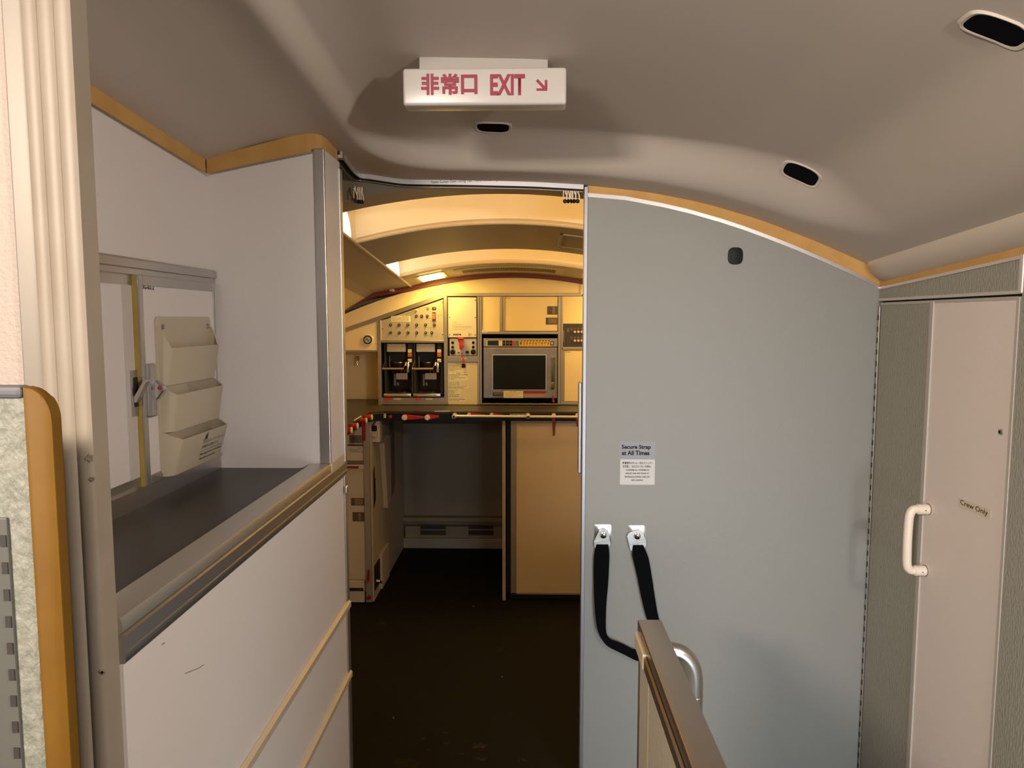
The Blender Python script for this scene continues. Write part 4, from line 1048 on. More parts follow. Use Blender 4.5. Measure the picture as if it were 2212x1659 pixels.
obj('rivets', b, M_DARK, tp2)
colm = obj('switch_column', GB(879.5, 742, 889.5, 793, 0.015, 0.10), M_BLACK, ck)
obj('indicator_window', GB(880.5, 744.5, 888, 752.5, 0.011, 0.016), mat('smoky_window', (0.03, 0.035, 0.045), 0.15), colm)
for y0, m_, s in ((754.8, M_IVORY, 'ON'), (763.4, M_ORANGE, 'BREW'), (775.4, M_IVORY, 'HOT')):
    k = obj('key', GB(880.4, y0, 888.5, y0 + 7.2, 0.008, 0.016, 0.001), m_, colm)
    gtext(s, 882, y0 + 2.4, 886.8, y0 + 4.6, M_INK, k, 0.008)
fz = pt(883, 785, Y=YG)
fa = obj('faucet', MB().tube([(fz.x, YG + 0.05, fz.z + 0.006), (fz.x, YG - 0.005, fz.z + 0.006), (fz.x - 0.002, YG - 0.018, fz.z - 0.006), (fz.x - 0.002, YG - 0.02, fz.z - 0.038)], [0.008, 0.009, 0.008, 0.006], 12), M_CHROME, ck, True)
obj('faucet_tip', MB().tube([(fz.x - 0.002, YG - 0.02, fz.z - 0.030), (fz.x - 0.002, YG - 0.02, fz.z - 0.052)], [0.010, 0.008], 12), M_STEEL, fa, True)
obj('faucet_lever', MB().tube([(fz.x - 0.004, YG - 0.016, fz.z + 0.004), (fz.x - 0.012, YG - 0.03, fz.z + 0.006), (fz.x - 0.014, YG - 0.034, fz.z - 0.012)], 0.004, 8), M_CHROME, fa, True)
hb0, hb1 = G(828, 795.8), G(874, 795.8)
a0, a1 = G(831.5, 773), G(877, 773)
obj('handle_bar', MB().tube([(hb0.x, YG - 0.035, hb0.z), (hb1.x, YG - 0.035, hb1.z)], 0.0058, 12), mat('brown_handle', (0.30, 0.19, 0.13), 0.35), ck, True)
for h, a in ((hb0, a0), (hb1, a1)):
    obj('handle_arm', MB().tube([(h.x + 0.002 * (1 if h is hb0 else -1), YG - 0.034, h.z), (a.x, YG + 0.05, a.z), (a.x, YG + 0.10, a.z + 0.02)], 0.0028, 8), mat('arm_steel', (0.35, 0.32, 0.28), 0.3, 1.0), ck, True)
bk = G(857, 786)
obj('brew_basket', MB().tube([(bk.x, YG + 0.075, bk.z + 0.006), (bk.x, YG + 0.075, bk.z), (bk.x, YG + 0.075, bk.z - 0.035)], [0.042, 0.046, 0.040], 28), M_BLACK, ck, True)
obj('brew_rim', MB().tube([(bk.x + 0.046 * math.cos(t), YG + 0.075 + 0.046 * math.sin(t), bk.z + 0.006) for t in np.linspace(0, 2 * math.pi, 33)], 0.0018, 6), mat('arm_steel', (0, 0, 0)), ck, True)
obj('front_post', GB(838.9, 770, 840.6, 794, 0.03, 0.035), mat('arm_steel', (0, 0, 0)), ck)
lp = obj('lower_plate', GB(850, 808.3, 875.2, 822.2, 0.085, 0.10, 0.001), mat('satin_plate', (0, 0, 0)), ck)
for x in (861.5, 869): obj('plate_rod', GB(x - 0.4, 802, x + 0.4, 809, 0.09, 0.094), mat('arm_steel', (0, 0, 0)), lp)
obj('sight_post', GB(844.7, 811, 848.2, 836.5, 0.10, 0.11, 0.001), mat('grey_post', (0.22, 0.19, 0.15), 0.4), ck)
obj('sight_valve', GB(850.5, 829.5, 855.2, 836, 0.10, 0.112, 0.001), mat('grey_post', (0, 0, 0)), ck)
tr = obj('base_tray', GB(829.5, 849.5, 888.5, 857, -0.012, 0.20, 0.003), M_STEEL, ck, True)
obj('tray_label', GB(838.5, 851.8, 879.5, 854.8, -0.0128, -0.0118), mat('satin_plate', (0, 0, 0)), tr)
wp = G(866, 847.5)
obj('warming_plate', MB().tube([(wp.x, YG + 0.08, wp.z - 0.006), (wp.x, YG + 0.08, wp.z), (wp.x, YG + 0.08, wp.z + 0.0015)], [0.052, 0.052, 0.046], 32), mat('dark_hotplate', (0.05, 0.045, 0.04), 0.22, 0.8), tr, True)
ck2 = copy_tree(ck)
ck2.location = Vector(ck.location) + Vector((G(923.7, 800).x - G(860, 800).x, 0, 0))
ck2['label'] = 'right of the two dark coffee makers in the galley bay, next to the label panel'

# red turn latches: a round body with a pale cap and a tapered lever
def latch(px, py, lever, label, Y, axis='y', rpx=6.0, cap=True, length=0.036, lever_w=(0.0085, 0.004), grp='red turn latches'):
    """lever = pixel of the lever's tip; axis = which way the body points"""
    p = pt(px, py, Y=Y)
    ax = Vector((0, -1, 0)) if axis == 'y' else Vector((1, 0, 0))
    r = rpx * Y / F
    t = thing('turn_latch', label, 'latch', p, grp)
    obj('barrel', MB().tube([p, p + ax * length], r * 0.92, 22), M_RED if axis == 'y' else M_DKRED if not cap else M_RED, t, True)
    if cap: obj('cap', MB().tube([p + ax * (length - 0.0005), p + ax * (length + 0.003), p + ax * (length + 0.0045)], [r, r, r * 0.8], 24), M_IVORY, t, True)
    if lever:
        q = pt(lever[0], lever[1], Y=Y)
        if axis == 'x': q.x = p.x
        d = (q - p); L = d.length; d.normalize()
        s = d.cross(ax).normalized()
        w0, w1 = r * 0.95, lever_w[1]
        f0, f1 = p + ax * (length * 0.35), p + ax * (length * 0.8)
        pts = [f0 + s * w0, f0 + d * L + s * w1, f0 + d * L - s * w1, f0 - s * w0]
        obj('lever', MB().loft([pts, [x + (f1 - f0) for x in pts]]), M_RED if (axis == 'y' and abs(d.z) < 0.7) else M_DKRED, t)
    return t

# ------------------------------------------------------------------ hot water unit with its plate and control box
iv = thing('water_boiler', 'boxed water boiler with a plain screwed cover plate between coffee makers and microwave', 'boiler', (G(999, 768).x, YG, G(999, 768).z))
cvp = obj('cover_plate', GB(968.5, 642.5, 1029.5, 729, -0.012, 0.015, 0.002), mat('pale_metal_plate', (0.72, 0.63, 0.46), 0.4, 0.25), iv)
for x, y in [(971.3, 648.5), (1026.8, 648.8), (971.5, 685.7), (1027, 686), (971.8, 723), (1027, 723.3)]:
    obj('screw', glathe(x, y, [(1.2, -0.012), (1.2, -0.0135), (0.6, -0.014)], 10), mat('latch_bezel', (0, 0, 0)), cvp, True)
for s, x0, y0, x1, y1 in [('Operation:', 979, 695.5, 988, 698), ('Fill water container to top', 979, 700, 997, 702.3), ('Press button until lamp lights and the water is', 978.5, 704, 1018, 706.2), ('hot. Press handle down only when the pot is seated', 979, 706.6, 1019, 708.6), ('Switch off before turning the main off', 977.5, 710.2, 1009, 712.2)]:
    gtext(s, x0, y0, x1, y1, M_GREYINK, cvp, -0.012)
gtext('INVENTUM', 979, 721, 996, 724.6, M_INK, cvp, -0.012, 0.05)
obj('triangle_mark', gpoly([(1012, 719), (1014, 719), (1020, 722.3), (1012, 727.5)], -0.0126, -0.0119), mat('tan_mark', (0.46, 0.33, 0.17), 0.5), cvp)
cbx = obj('control_box', GB(971.5, 731, 1029.5, 768, -0.004, 0.03, 0.001), mat('box_metal', (0.55, 0.50, 0.42), 0.42, 0.3), iv)
for x, y in [(978, 740), (1022.5, 740), (978, 749.8), (1022.5, 749.8)]:
    obj('socket', glathe(x, y, [(3.0, -0.004), (3.0, -0.009), (2.2, -0.010), (1.1, -0.010), (1.1, -0.007)], 18), M_BLACK, cbx, True)
for x in (978.3, 1022.5): obj('round_cover', glathe(x, 760.2, [(5.6, -0.004), (5.6, -0.010), (4.8, -0.0115)], 24), M_BLACK, cbx, True)
obj('knob', glathe(1009.8, 760.5, [(3.4, -0.004), (3.5, -0.022), (2.6, -0.024)], 18), M_BLACK, cbx, True)
obj('toggle', glathe(990.8, 760.5, [(2.4, -0.004), (2.4, -0.008), (1.2, -0.009), (1.0, -0.022)], 14), M_CHROME, cbx, True)
hdl = obj('pour_handle', gpoly([(990, 730.5), (1002, 730.5), (1001.2, 745), (1000.5, 752), (998, 756), (996, 756), (993.5, 752), (993, 745)], -0.030, -0.012, bev=0.003), M_RED, iv, True)
obj('handle_head', GB(989.5, 729.6, 1002.4, 733.6, -0.036, -0.010, 0.004), M_RED, hdl)
obj('handle_bolt', glathe(1002, 748, [(2.2, -0.012), (2.2, -0.024), (1.2, -0.026)], 12), M_CHROME, hdl, True)
obj('spigot', glathe(998.5, 759.5, [(3, -0.004), (3, -0.014), (2, -0.022), (1.3, -0.022)], 14), M_STEEL, iv, True)
rib = obj('ribbon', MB().ribbon([G(998, 761) + Vector((0, -0.018, 0)), G(999, 770) + Vector((0, -0.016, 0)), G(1001.5, 777) + Vector((0, -0.015, 0)), G(1002, 786) + Vector((0, -0.012, 0))], [Vector((0.0042, 0.001, 0)), Vector((0.0042, -0.002, 0)), Vector((0.004, 0.0015, 0)), Vector((0.0042, 0, 0))], 0.0008), mat('pink_red_ribbon', (0.62, 0.05, 0.07), 0.6), iv)
obj('tag', GB(997.4, 785.5, 1006, 794.5, -0.013, -0.0105, 0.0008), M_BLACK, rib)
bt_ = obj('brand_tag', GB(996.5, 772.3, 1007.5, 775.8, -0.0075, -0.006), M_LABEL, gu)
gtext('UG-03', 998, 773.2, 1006, 775, M_INK, bt_, -0.0075)

# ------------------------------------------------------------------ microwave oven
mw = thing('microwave_oven', 'stainless steel microwave oven with a dark window in the galley bay', 'microwave', (G(1124, 860).x, YG, G(1124, 860.4).z))
M_OVEN = mat('oven_steel', (0.36, 0.315, 0.25), 0.36, 1.0, mottle=((0.31, 0.27, 0.21), 30, 0.4, 0.7))
obj('body', GB(1045, 731.5, 1203, 860, 0.01, 0.36, 0.003), M_OVEN, mw)
cpn = obj('control_strip', GB(1044.3, 730.7, 1203.8, 749.4, -0.014, 0.012, 0.003), mat('fascia_steel', (0.36, 0.32, 0.26), 0.38, 0.9), mw)
f = -0.014
obj('key_backing', GB(1051, 735, 1190, 747, f - 0.0008, f), mat('keypad_backing', (0.52, 0.47, 0.40), 0.45), cpn)
obj('display', GB(1053.5, 735.5, 1077, 746, f - 0.0016, f - 0.0005), mat('blue_black_display', (0.010, 0.014, 0.020), 0.2), cpn)
kw = obj('key', GB(1078.5, 735.5, 1085, 746.5, f - 0.0016, f - 0.0005), M_IVORY, cpn)
gtext('TIME', 1079.5, 737.2, 1083.8, 738.6, M_INK, kw, f - 0.0016)
for x, s in ((1085.6, 'SET'), (1093, 'PWR'), (1100, 'MEM')):
    k = obj('key', GB(x, 735.5, x + 6.4, 746.5, f - 0.0016, f - 0.0005), M_BLACK, cpn)
    gtext(s, x + 1.2, 740, x + 5.2, 742, mat('pale_ink', (0, 0, 0)), k, f - 0.0016)
obj('key', GB(1106.3, 735.6, 1113, 746.3, f - 0.0018, f - 0.0005), mat('red_key', (0.55, 0.03, 0.05), 0.45), cpn)
obj('key', GB(1113.8, 735.6, 1120.8, 746.3, f - 0.0018, f - 0.0005), M_GREEN, cpn)
yk = obj('number_keys', GB(1121.5, 735.2, 1187.5, 748, f - 0.0016, f - 0.0005), M_YELLOW, cpn)
for i, s in enumerate('1234567890'):
    x = 1125.2 + 6.55 * i
    gtext(s, x - 1.1, 738.6, x + 1.1, 744.2, M_INK, yk, f - 0.0016, 0.03)
    p0 = [(x - 0.2, 734.8), (x + 3.8, 734.8), (x + 1.8, 738.4)]
    obj('arrow_mark', gpoly(p0, f - 0.0022, f - 0.0014), mat('dark_green_mark', (0.03, 0.05, 0.03), 0.5), yk)
sk = obj('start_key', GB(1188.6, 737, 1196, 745.2, f - 0.0022, f), M_BLACK, cpn)
obj('start_key_face', GB(1190, 738.4, 1194.6, 743.8, f - 0.003, f - 0.002), mat('satin_plate', (0, 0, 0)), sk)
dr = obj('door', GB(1044.3, 750.6, 1203.5, 860, -0.016, 0.012, 0.004), M_OVEN, mw)
f = -0.016
obj('window_trim', GB(1063.5, 765.2, 1180.5, 842.3, f - 0.002, f + 0.001, 0.0015), M_ALU2, dr)
obj('window', GB(1065.3, 767.2, 1178.5, 840.8, f - 0.0026, f - 0.0005), M_GLASS, dr)
hx = G(1193, 800)
ha = obj('door_handle', MB().ribbon([G(1193, 770.5) + Vector((0, f, 0)), G(1193, 771.5) + Vector((0, f - 0.022, 0)), G(1193, 776) + Vector((0, f - 0.034, 0)), G(1193, 800) + Vector((0, f - 0.038, 0)), G(1193, 826) + Vector((0, f - 0.034, 0)), G(1193, 836) + Vector((0, f - 0.024, 0)), G(1193, 840.5) + Vector((0, f, 0))], [Vector((0.0125, 0, 0)), Vector((0.0125, 0, 0)), Vector((0.0105, 0, 0)), Vector((0.0085, 0, 0)), Vector((0.0085, 0, 0)), Vector((0.0105, 0, 0)), Vector((0.012, 0, 0))], 0.004), M_CHROME, dr, True)
bp_ = obj('name_plate', GB(1064.6, 847.2, 1086.5, 855.2, f - 0.0018, f, 0.0006), mat('dark_plate', (0.045, 0.035, 0.025), 0.4), dr)
gtext('JAMCO', 1067, 849.2, 1084.5, 853, mat('dim_letters', (0.30, 0.25, 0.19), 0.5), bp_, f - 0.0018, 0.02)
wl = obj('warning_label', GB(1088, 844, 1130, 859, f - 0.0012, f), M_LABEL, dr)
for i, (s, a, c) in enumerate([('CAUTION', 1103, 1115), ('Do not operate the oven when', 1090.5, 1127), ('empty. Use only dishes made for', 1091, 1127), ('microwave. Metal trays', 1090.5, 1119), ('are not allowed', 1092, 1108), ('Keep door closed in flight', 1090.5, 1127)]):
    gtext(s, a, 845.2 + 2.2 * i, c, 846.7 + 2.2 * i, mat('brown_ink', (0.25, 0.12, 0.05), 0.6), wl, f - 0.0012)
rl = obj('red_label', GB(1131.5, 844, 1179, 849.8, f - 0.0012, f), mat('label_crimson', (0.30, 0.018, 0.025), 0.45), dr)
obj('lower_label', GB(1131.5, 849.8, 1179, 858, f - 0.0012, f), mat('label_mauve', (0.36, 0.26, 0.22), 0.45), dr)
latch(1195.5, 866, (1193.5, 853.5), 'small red latch below the right corner of the microwave', YG, rpx=2.6, cap=False, length=0.022, lever_w=(0.005, 0.0035))
latch(835, 861.3, (845.5, 860.5), 'small red latch under the left coffee maker', YG - 0.006, rpx=3.0, cap=False, length=0.022, lever_w=(0.006, 0.006))
latch(901.5, 861.0, (909.5, 860.2), 'small red latch under the right coffee maker', YG - 0.006, rpx=3.0, cap=False, length=0.022, lever_w=(0.006, 0.005))

# dark attendant panel to the right of the microwave
ap = thing('attendant_panel', 'dark control panel with two rows of pale buttons right of the microwave', 'panel', (G(1260, 749).x, YG, G(1260, 749).z))
obj('plate', GB(1214, 699.5, 1310, 748.8, -0.004, 0.02, 0.001), mat('dark_brown_panel', (0.045, 0.034, 0.026), 0.4), ap)
obj('grip_wire', MB().tube([G(1217.5, 714) + Vector((0, -0.004, 0)), G(1217.5, 714) + Vector((0, -0.016, 0)), G(1217.5, 738) + Vector((0, -0.016, 0)), G(1217.5, 738) + Vector((0, -0.004, 0))], 0.0016, 8), M_ALU2, ap, True)
for j, y in enumerate((717, 736)):
    for i in range(7):
        obj('pale_button', glathe(1241.5 + 7.5 * i, y, [(2.7, -0.004), (2.7, -0.008), (1.8, -0.0105)], 16), M_ROSE, ap, True)
        obj('legend', GB(1240 + 7.5 * i, y - 8.5, 1243 + 7.5 * i, y - 5, -0.0046, -0.0035), mat('olive_legend', (0.15, 0.12, 0.06), 0.5), ap)
    obj('legend', GB(1232.5, y - 8.5, 1236, y - 3.5, -0.0046, -0.0035), mat('olive_legend', (0, 0, 0)), ap)
obj('indicator_window', GB(1225, 709, 1229, 717, -0.0046, -0.0035), mat('olive_legend', (0, 0, 0)), ap)

# red brown trim along the arch where the ceiling meets the units
m = MB().grid(lambda x, f: Vector((x, YG - 0.012, zg(x, YG) - 0.026 * f if x > -0.69 else gside(max(x, -0.905), YG) - 0.12 * max(0, -0.905 - x) / 0.3 - 0.026 * f)), list(np.linspace(-1.24, CX1, 60)), [0, 1], (0, 0.012, 0))
struct('trim_arch', m, M_REDTRIM, 'red brown trim along the arch above the galley units', cat='trim')

# ------------------------------------------------------------------ galley: counter, latches, rail, space below
cn = thing('galley_counter', 'dark L shaped galley counter with a black front edge', 'counter', (-0.3, 4.1, CZ))
obj('top', MB().prism([(-1.25, 3.40), (-0.872, 3.40), (-0.872, YC - 0.055), (-0.80, YC), (1.25, YC), (1.25, 4.62), (-1.25, 4.62)], 'z', CZ - 0.012, CZ, 0.002), mat('counter_brown_black', (0.035, 0.028, 0.022), 0.32), cn)
obj('front_edge', MB().prism([(-1.25, 3.41), (-0.876, 3.41), (-0.876, YC - 0.052), (-0.802, YC + 0.003), (1.25, YC + 0.003), (1.25, YC + 0.05), (-0.83, YC + 0.05), (-0.93, YC), (-0.93, 3.45), (-1.25, 3.45)], 'z', CZ - 0.052, CZ - 0.011), M_BLACK, cn)
obj('top_lip', MB().box(pt(938, 889, Y=YC).x, pt(972, 889, Y=YC).x, YC - 0.001, YC + 0.01, CZ - 0.002, CZ + 0.0025, 0.001), M_ALU2, cn)
def cbox(x0, y0, x1, y1, f0, f1, bev=0.0): return GB(x0, y0, x1, y1, f0, f1, bev, YC + 0.003)
for q, ss in [((801, 893.2, 834, 902.6), ('UG-12-1, UG-12-2', 'Half Carts Only')), ((955, 888.5, 999, 892.8), ('UG-17  SERVICE CART ONLY',)), ((1101.5, 893.8, 1142, 898.5), ('UG-16-1 , UG-16-2',))]:
    s = obj('label', cbox(*q, -0.0012, 0.0), M_LABEL, cn)
    h = (q[3] - q[1]) / len(ss)
    for i, t_ in enumerate(ss): gtext(t_, q[0] + 2, q[1] + h * i + 0.22 * h, q[2] - 3, q[1] + h * i + 0.78 * h, M_INK, s, -0.0012, 0.02, Y=YC + 0.003)
q = pt(768, 910, X=-0.876)
s = obj('label', MB().box(-0.8765, -0.8745, q.y - 0.03, q.y + 0.13, q.z - 0.004, q.z + 0.012), M_LABEL, cn)
text('UG-13', Vector((-0.8745, q.y - 0.01, q.z + 0.001)), UY, UZ, 0.11, 0.007, M_INK, s)
tag(obj('under_counter_rail', MB().box(pt(868, 910, Y=YC).x, pt(1042, 910, Y=YC).x, YC + 0.02, YC + 0.12, CZ - 0.072, CZ - 0.0525), M_BLACK), 'black rail hanging under the counter over the open cart bay', 'rail')
YL = YC + 0.003
latch(876, 900, (918, 900.5), 'red latch with the long level lever, leftmost on the counter front', YL)
latch(925, 900, (949, 898.5), 'red latch with a short level lever, second on the counter front', YL)
latch(1013.5, 895, (1048, 897), 'red latch behind the left end of the counter tube rail', YL, rpx=4.2, length=0.012)
latch(1062, 895.5, (1092, 898), 'red latch behind the middle of the counter tube rail', YL, rpx=4.2, length=0.012)
latch(1196, 896.5, (1196, 941), 'red latch with a long hanging lever over the cream door', YL, rpx=4.6, length=0.012)
latch(1247, 896.5, (1247, 921), 'red latch with a hanging lever beside the bulkhead edge', YL, rpx=4.6, length=0.012)
latch(844, 899.5, None, 'tiny red latch button on the counter front near the corner', YL, rpx=3.6, cap=False, length=0.012)
def wing_latch(px, py, lever, label):
    q = pt(px, py, X=-0.872)
    t = latch(px, py, None, label, q.y, axis='x', rpx=5.6, length=0.034)
    return t
for (px, py, lab, lev) in [(803, 901.5, 'farthest red latch on the left wing of the counter', None), (791, 908.5, 'red latch with a long hanging dark lever on the left wing of the counter', 952), (772, 920, 'third red latch from the far end on the left wing of the counter', None), (759, 929, 'nearest red latch on the left wing of the counter, by the service counter edge', None)]:
    q = pt(px, py, X=-0.842)
    p = Vector((-0.876, q.y, q.z)); r = 0.0152
    t = thing('turn_latch', lab, 'latch', p, 'red turn latches')
    obj('barrel', MB().tube([p, p + UX * 0.034], r * 0.92, 22), M_RED, t, True)
    obj('cap', MB().tube([p + UX * 0.0335, p + UX * 0.037, p + UX * 0.0385], [r, r, r * 0.8], 24), M_IVORY, t, True)
    if lev:
        z1 = pt(784, lev, Y=q.y).z
        pts = [Vector((p.x + 0.012, p.y - r * 0.95, p.z)), Vector((p.x + 0.012, p.y - 0.005, z1)), Vector((p.x + 0.012, p.y + 0.005, z1)), Vector((p.x + 0.012, p.y + r * 0.95, p.z))]
        obj('lever', MB().loft([pts, [x + UX * 0.016 + Vector((0, 0, 0)) for x in pts]]), M_DKRED, t)

tr_ = thing('tube_rail', 'pale metal tube rail along the front of the counter', 'rail', (pt(1115, 900, Y=3.93).x, 3.93, CZ - 0.04))
YT = 3.925
ra, rb_ = pt(985, 899, Y=YT), pt(1290, 901, Y=YT)
obj('tube', MB().tube([ra, rb_], 0.0078, 16), mat('pale_tube', (0.74, 0.66, 0.52), 0.3, 0.55), tr_, True)
for x, y in ((981, 899), (1140.5, 899.5)):
    q = pt(x, y, Y=YT)
    e = obj('end_bracket', MB().tube([(q.x, YT - 0.012, q.z), (q.x, YT - 0.010, q.z), (q.x, YC + 0.003, q.z)], [0.010, 0.013, 0.013], 18), mat('pale_tube', (0, 0, 0)), tr_, True)
    obj('bracket_hole', MB().cyl((q.x, YT - 0.0115, q.z - 0.002), (q.x, YT - 0.013, q.z - 0.002), 0.0062, 14), M_BLACK, e)

# space under the counter
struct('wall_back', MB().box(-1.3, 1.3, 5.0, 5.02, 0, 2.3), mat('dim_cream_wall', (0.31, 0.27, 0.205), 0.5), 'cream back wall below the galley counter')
struct('wall_face', MB().box(-1.25, 1.25, YG + 0.42, YG + 0.44, CZ, 2.3), M_GCREAM, 'backing behind the galley units')
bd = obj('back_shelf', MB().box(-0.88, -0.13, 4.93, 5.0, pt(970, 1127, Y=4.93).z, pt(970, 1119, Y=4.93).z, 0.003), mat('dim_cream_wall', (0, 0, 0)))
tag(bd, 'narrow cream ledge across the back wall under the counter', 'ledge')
vb = thing('floor_vent', 'low vent box with two dark grilles at the foot of the back wall', 'vent', (-0.5, 4.95, 0.02))
z1, z0 = pt(970, 1134, Y=4.95).z, pt(970, 1162, Y=4.95).z
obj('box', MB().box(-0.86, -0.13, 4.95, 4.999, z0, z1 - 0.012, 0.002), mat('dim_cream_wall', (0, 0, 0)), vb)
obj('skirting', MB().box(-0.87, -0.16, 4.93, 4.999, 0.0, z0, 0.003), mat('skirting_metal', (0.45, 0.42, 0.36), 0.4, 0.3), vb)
for x0, x1 in ((908, 963), (1012, 1066)):
    g = obj('grille', GB(x0, 1135.5, x1, 1155.5, -0.004, 0.0, 0.001, 4.95), mat('dark_grille', (0.06, 0.052, 0.042), 0.5, bump=('noise', (900, 10, 900), 0.6)), vb)
    obj('grille_bar', GB(x0, 1143, x1, 1144.6, -0.007, -0.003, 0.0, 4.95), mat('skirting_metal', (0, 0, 0)), g)
dv = tag(obj('divider_panel', MB().box(pt(1085, 1000, Y=4.0).x, pt(1092, 1000, Y=4.0).x, 4.0, 4.98, 0.0, CZ - 0.052), mat('tan_edge', (0.46, 0.37, 0.25), 0.5)), 'thin tan edged divider between the open cart bay and the right cabinet', 'divider')
rc = thing('base_cabinet', 'cream base cabinet with a hinged door below the right of the counter', 'cabinet', (0.1, 4.02, 0.0))
YR = 4.0
obj('carcass', GB(1094, 908, 1330, 1284, 0.03, 0.6, 0, YR), M_DARK, rc)
obj('hinge_stile', GB(1103.5, 909, 1115.5, 1284, -0.004, 0.03, 0.001, YR), mat('grey_stile', (0.34, 0.31, 0.27), 0.45, 0.4), rc)
obj('door', GB(1115.5, 914, 1330, 1281, 0.0, 0.03, 0.001, YR), mat('base_door_cream', (0.66, 0.53, 0.33), 0.45, bump=FINE), rc)
b = MB(); gbox(b, 1108, 908, 1330, 913.5, -0.003, 0.03, 0.001, YR); gbox(b, 1103, 1281, 1330, 1284.5, -0.004, 0.03, 0.001, YR)
obj('door_rail', b, mat('grey_stile', (0, 0, 0)), rc)
obj('toe_kick', MB().box(pt(1103, 1290, Y=4.03).x, 1.25, 4.03, 4.6, 0.0, pt(1180, 1284, Y=4.03).z), M_DARK, rc)
# left cart bay: frame, cart front and side panel
lf = thing('cart_bay', 'grey metal framed side of the left cart bay under the counter', 'frame', (-0.88, 4.4, 0.0))
YK = 3.95
XS = -0.872
obj('side_panel', MB().box(XS - 0.016, XS, YK + 0.02, 4.995, 0.0, CZ - 0.053), mat('bay_side_beige', (0.46, 0.40, 0.31), 0.5), lf)
obj('front_post', GB(788, 908, 800.5, 1300, -0.01, 0.03, 0.002, YK), mat('grey_stile', (0, 0, 0)), lf)
b = MB()
zz = lambda y, Y=4.2: pt(840, y, Y=Y).z
obj('slot_plate', MB().prism([(4.0, zz(1018, 4.0)), (4.03, zz(1010, 4.0)), (4.03, zz(1038, 4.0)), (4.05, zz(1036, 4.0)), (4.05, zz(1084, 4.0)), (4.0, zz(1098, 4.0))], 'x', XS, XS + 0.003), M_DARK, lf)
fl_ = obj('folded_tray', MB().prism([(4.18, zz(958)), (4.30, zz(945)), (4.38, zz(950)), (4.38, zz(1085)), (4.33, zz(1098)), (4.26, zz(1104))], 'x', XS, XS + 0.03, 0.004), mat('tray_beige', (0.50, 0.43, 0.33), 0.45), lf)
obj('tray_back', MB().prism([(4.38, zz(915)), (4.56, zz(915)), (4.56, zz(1075)), (4.5, zz(1092)), (4.38, zz(1098))], 'x', XS, XS + 0.02, 0.003), mat('tray_dark', (0.16, 0.13, 0.10), 0.5), fl_)
kp = obj('kick_plate', MB().box(XS, XS + 0.018, 4.12, 4.34, zz(1262, 4.2), zz(1188, 4.2), 0.003), mat('tray_beige', (0, 0, 0)), lf)
obj('scuff_plate', MB().box(XS, XS + 0.006, YK + 0.03, 4.12, 0.06, 0.20), M_DARK, lf)
obj('floor_latch', MB().tube([(XS, 4.02, 0.10), (XS + 0.02, 4.02, 0.10), (XS + 0.03, 4.04, 0.085)], [0.012, 0.010, 0.006], 12), M_STEEL, lf, True)
pb = thing('power_outlet', 'white outlet box with a black and grey plug under the counter corner', 'outlet', (pt(809, 930, Y=4.0).x, 4.0, pt(809, 956, Y=4.0).z))
obj('box', GB(799.8, 906.5, 820, 955, 0.0, 0.06, 0.002, 4.0), mat('outlet_white', (0.60, 0.53, 0.41), 0.45), pb)
pg = obj('plug', GB(804, 931, 816.5, 943.5, -0.03, 0.0, 0.006, 4.0), mat('plug_grey', (0.52, 0.47, 0.38), 0.4), pb, True)
obj('plug_cap', GB(805, 918.5, 815, 931, -0.024, 0.0, 0.008, 4.0), M_BLACK, pg)
obj('plug_ring', GB(801.5, 930.5, 817, 934, -0.034, 0.0, 0.003, 4.0), mat('plug_grey', (0, 0, 0)), pg)
obj('cable', MB().tube([pt(812, 908, Y=3.985), pt(806, 918, Y=3.98), pt(801, 927, Y=3.985)], 0.003, 8), M_BLACK, pb, True)
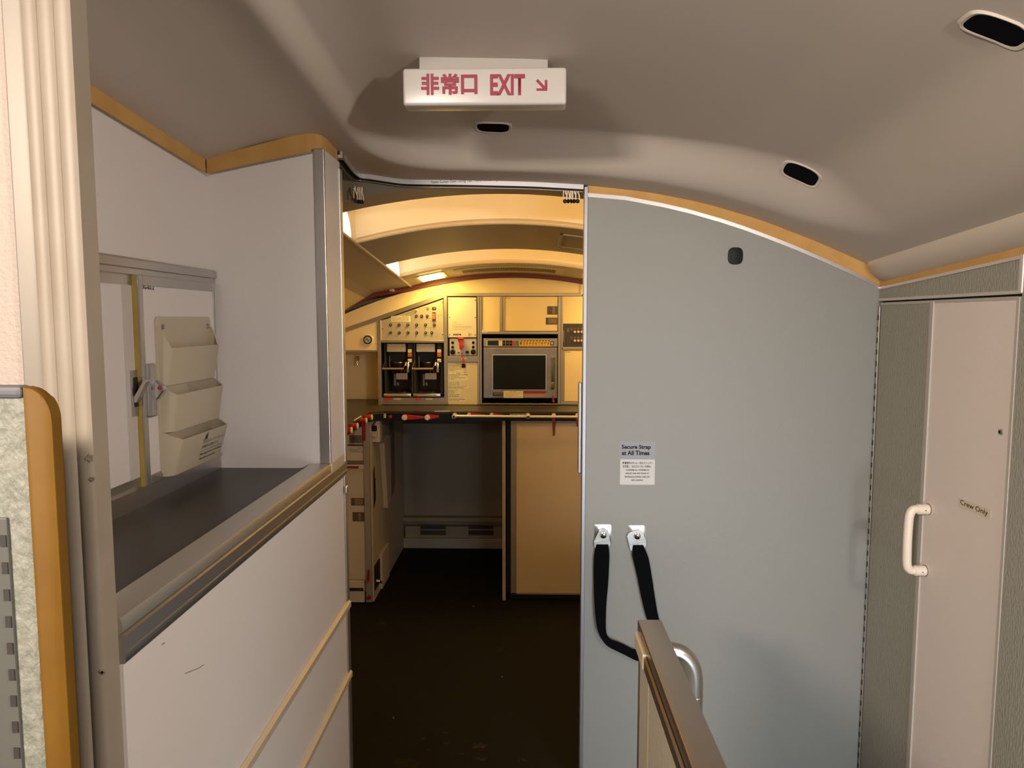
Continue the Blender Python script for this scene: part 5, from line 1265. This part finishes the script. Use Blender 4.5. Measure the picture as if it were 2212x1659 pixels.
# the cart itself
ctr = thing('galley_cart', 'cream galley cart with dark latches and stickers parked in the left bay', 'cart', (-1.02, 4.1, 0.0))
def K(x0, y0, x1, y1, f0, f1, bev=0.0): return GB(x0, y0, x1, y1, f0, f1, bev, YK)
obj('cart_body', MB().box(pt(700, 1100, Y=YK).x, pt(788, 1100, Y=YK).x, YK + 0.012, YK + 0.8, 0.065, CZ - 0.06, 0.004), M_CARTGREY, ctr)
cd = obj('cart_door', K(702, 916, 787.5, 1252, 0.0, 0.014, 0.003), M_CARTGREY, ctr)
dl = obj('dark_label', K(754.5, 940, 785.5, 957.5, -0.001, 0.0), mat('label_taupe', (0.16, 0.12, 0.09), 0.5), cd)
for i, s in enumerate(['Caution: Cart', 'must be latched', 'before takeoff']): gtext(s, 757, 944 + 4.2 * i, 774, 946.2 + 4.2 * i, M_INK, dl, -0.001, Y=YK)
obj('gap_line', K(700, 960, 787.5, 963, -0.001, 0.0), M_DARK, cd)
wl2 = obj('white_label', K(751, 964.5, 786, 993, -0.0012, 0.0), mat('cart_label', (0.60, 0.53, 0.42), 0.5), cd)
gtext('UG-13', 773, 965.5, 785, 968, M_INK, wl2, -0.0012, Y=YK)
for i, (s, x1) in enumerate([('Service Cart Stowage', 780), ('Maximum 80 Kg', 773), ('Turn latch before use', 783.5)]): gtext(s, 755, 969.5 + 2.6 * i, x1, 971.6 + 2.6 * i, M_INK, wl2, -0.0012, Y=YK)
obj('grip_recess', K(745, 995, 787, 1005, -0.002, 0.0), mat('label_taupe', (0, 0, 0)), cd)
obj('grip', K(745, 1003, 786.5, 1014, -0.012, 0.0, 0.004), mat('grip_beige', (0.55, 0.48, 0.37), 0.4), cd)
obj('red_strip', K(745, 1006, 776, 1011, -0.014, -0.011), M_DKRED, cd)
paddle(758.8, 1075.5, 786.8, 1091.5, cd, (766, 1077, 784, 1090), YK)
paddle(762, 1106, 787.2, 1126, cd, (774, 1107.5, 780, 1124.5), YK)
obj('bumper', K(702, 1253, 788, 1275, -0.012, 0.02, 0.004), mat('grip_beige', (0, 0, 0)), ctr)
obj('pedal_gap', K(702, 1268, 786, 1274, -0.014, -0.011), M_DARK, ctr)
obj('lower_panel', K(702, 1276, 788, 1300, -0.008, 0.02, 0.003), M_CARTGREY, ctr)
cl = pt(797, 1290, Y=YK - 0.012)
latch(796, 1254, (797.5, 1230), 'red foot latch on the lower end of the cart bay post', YK - 0.01, rpx=3.6, cap=False, length=0.018, lever_w=(0.006, 0.004))
tag(obj('foot_knob', MB().tube([(cl.x, YK - 0.01, cl.z), (cl.x, YK - 0.03, cl.z)], [0.012, 0.009], 14), M_DKRED, None, True), 'dark red knob at the foot of the cart bay post', 'knob')
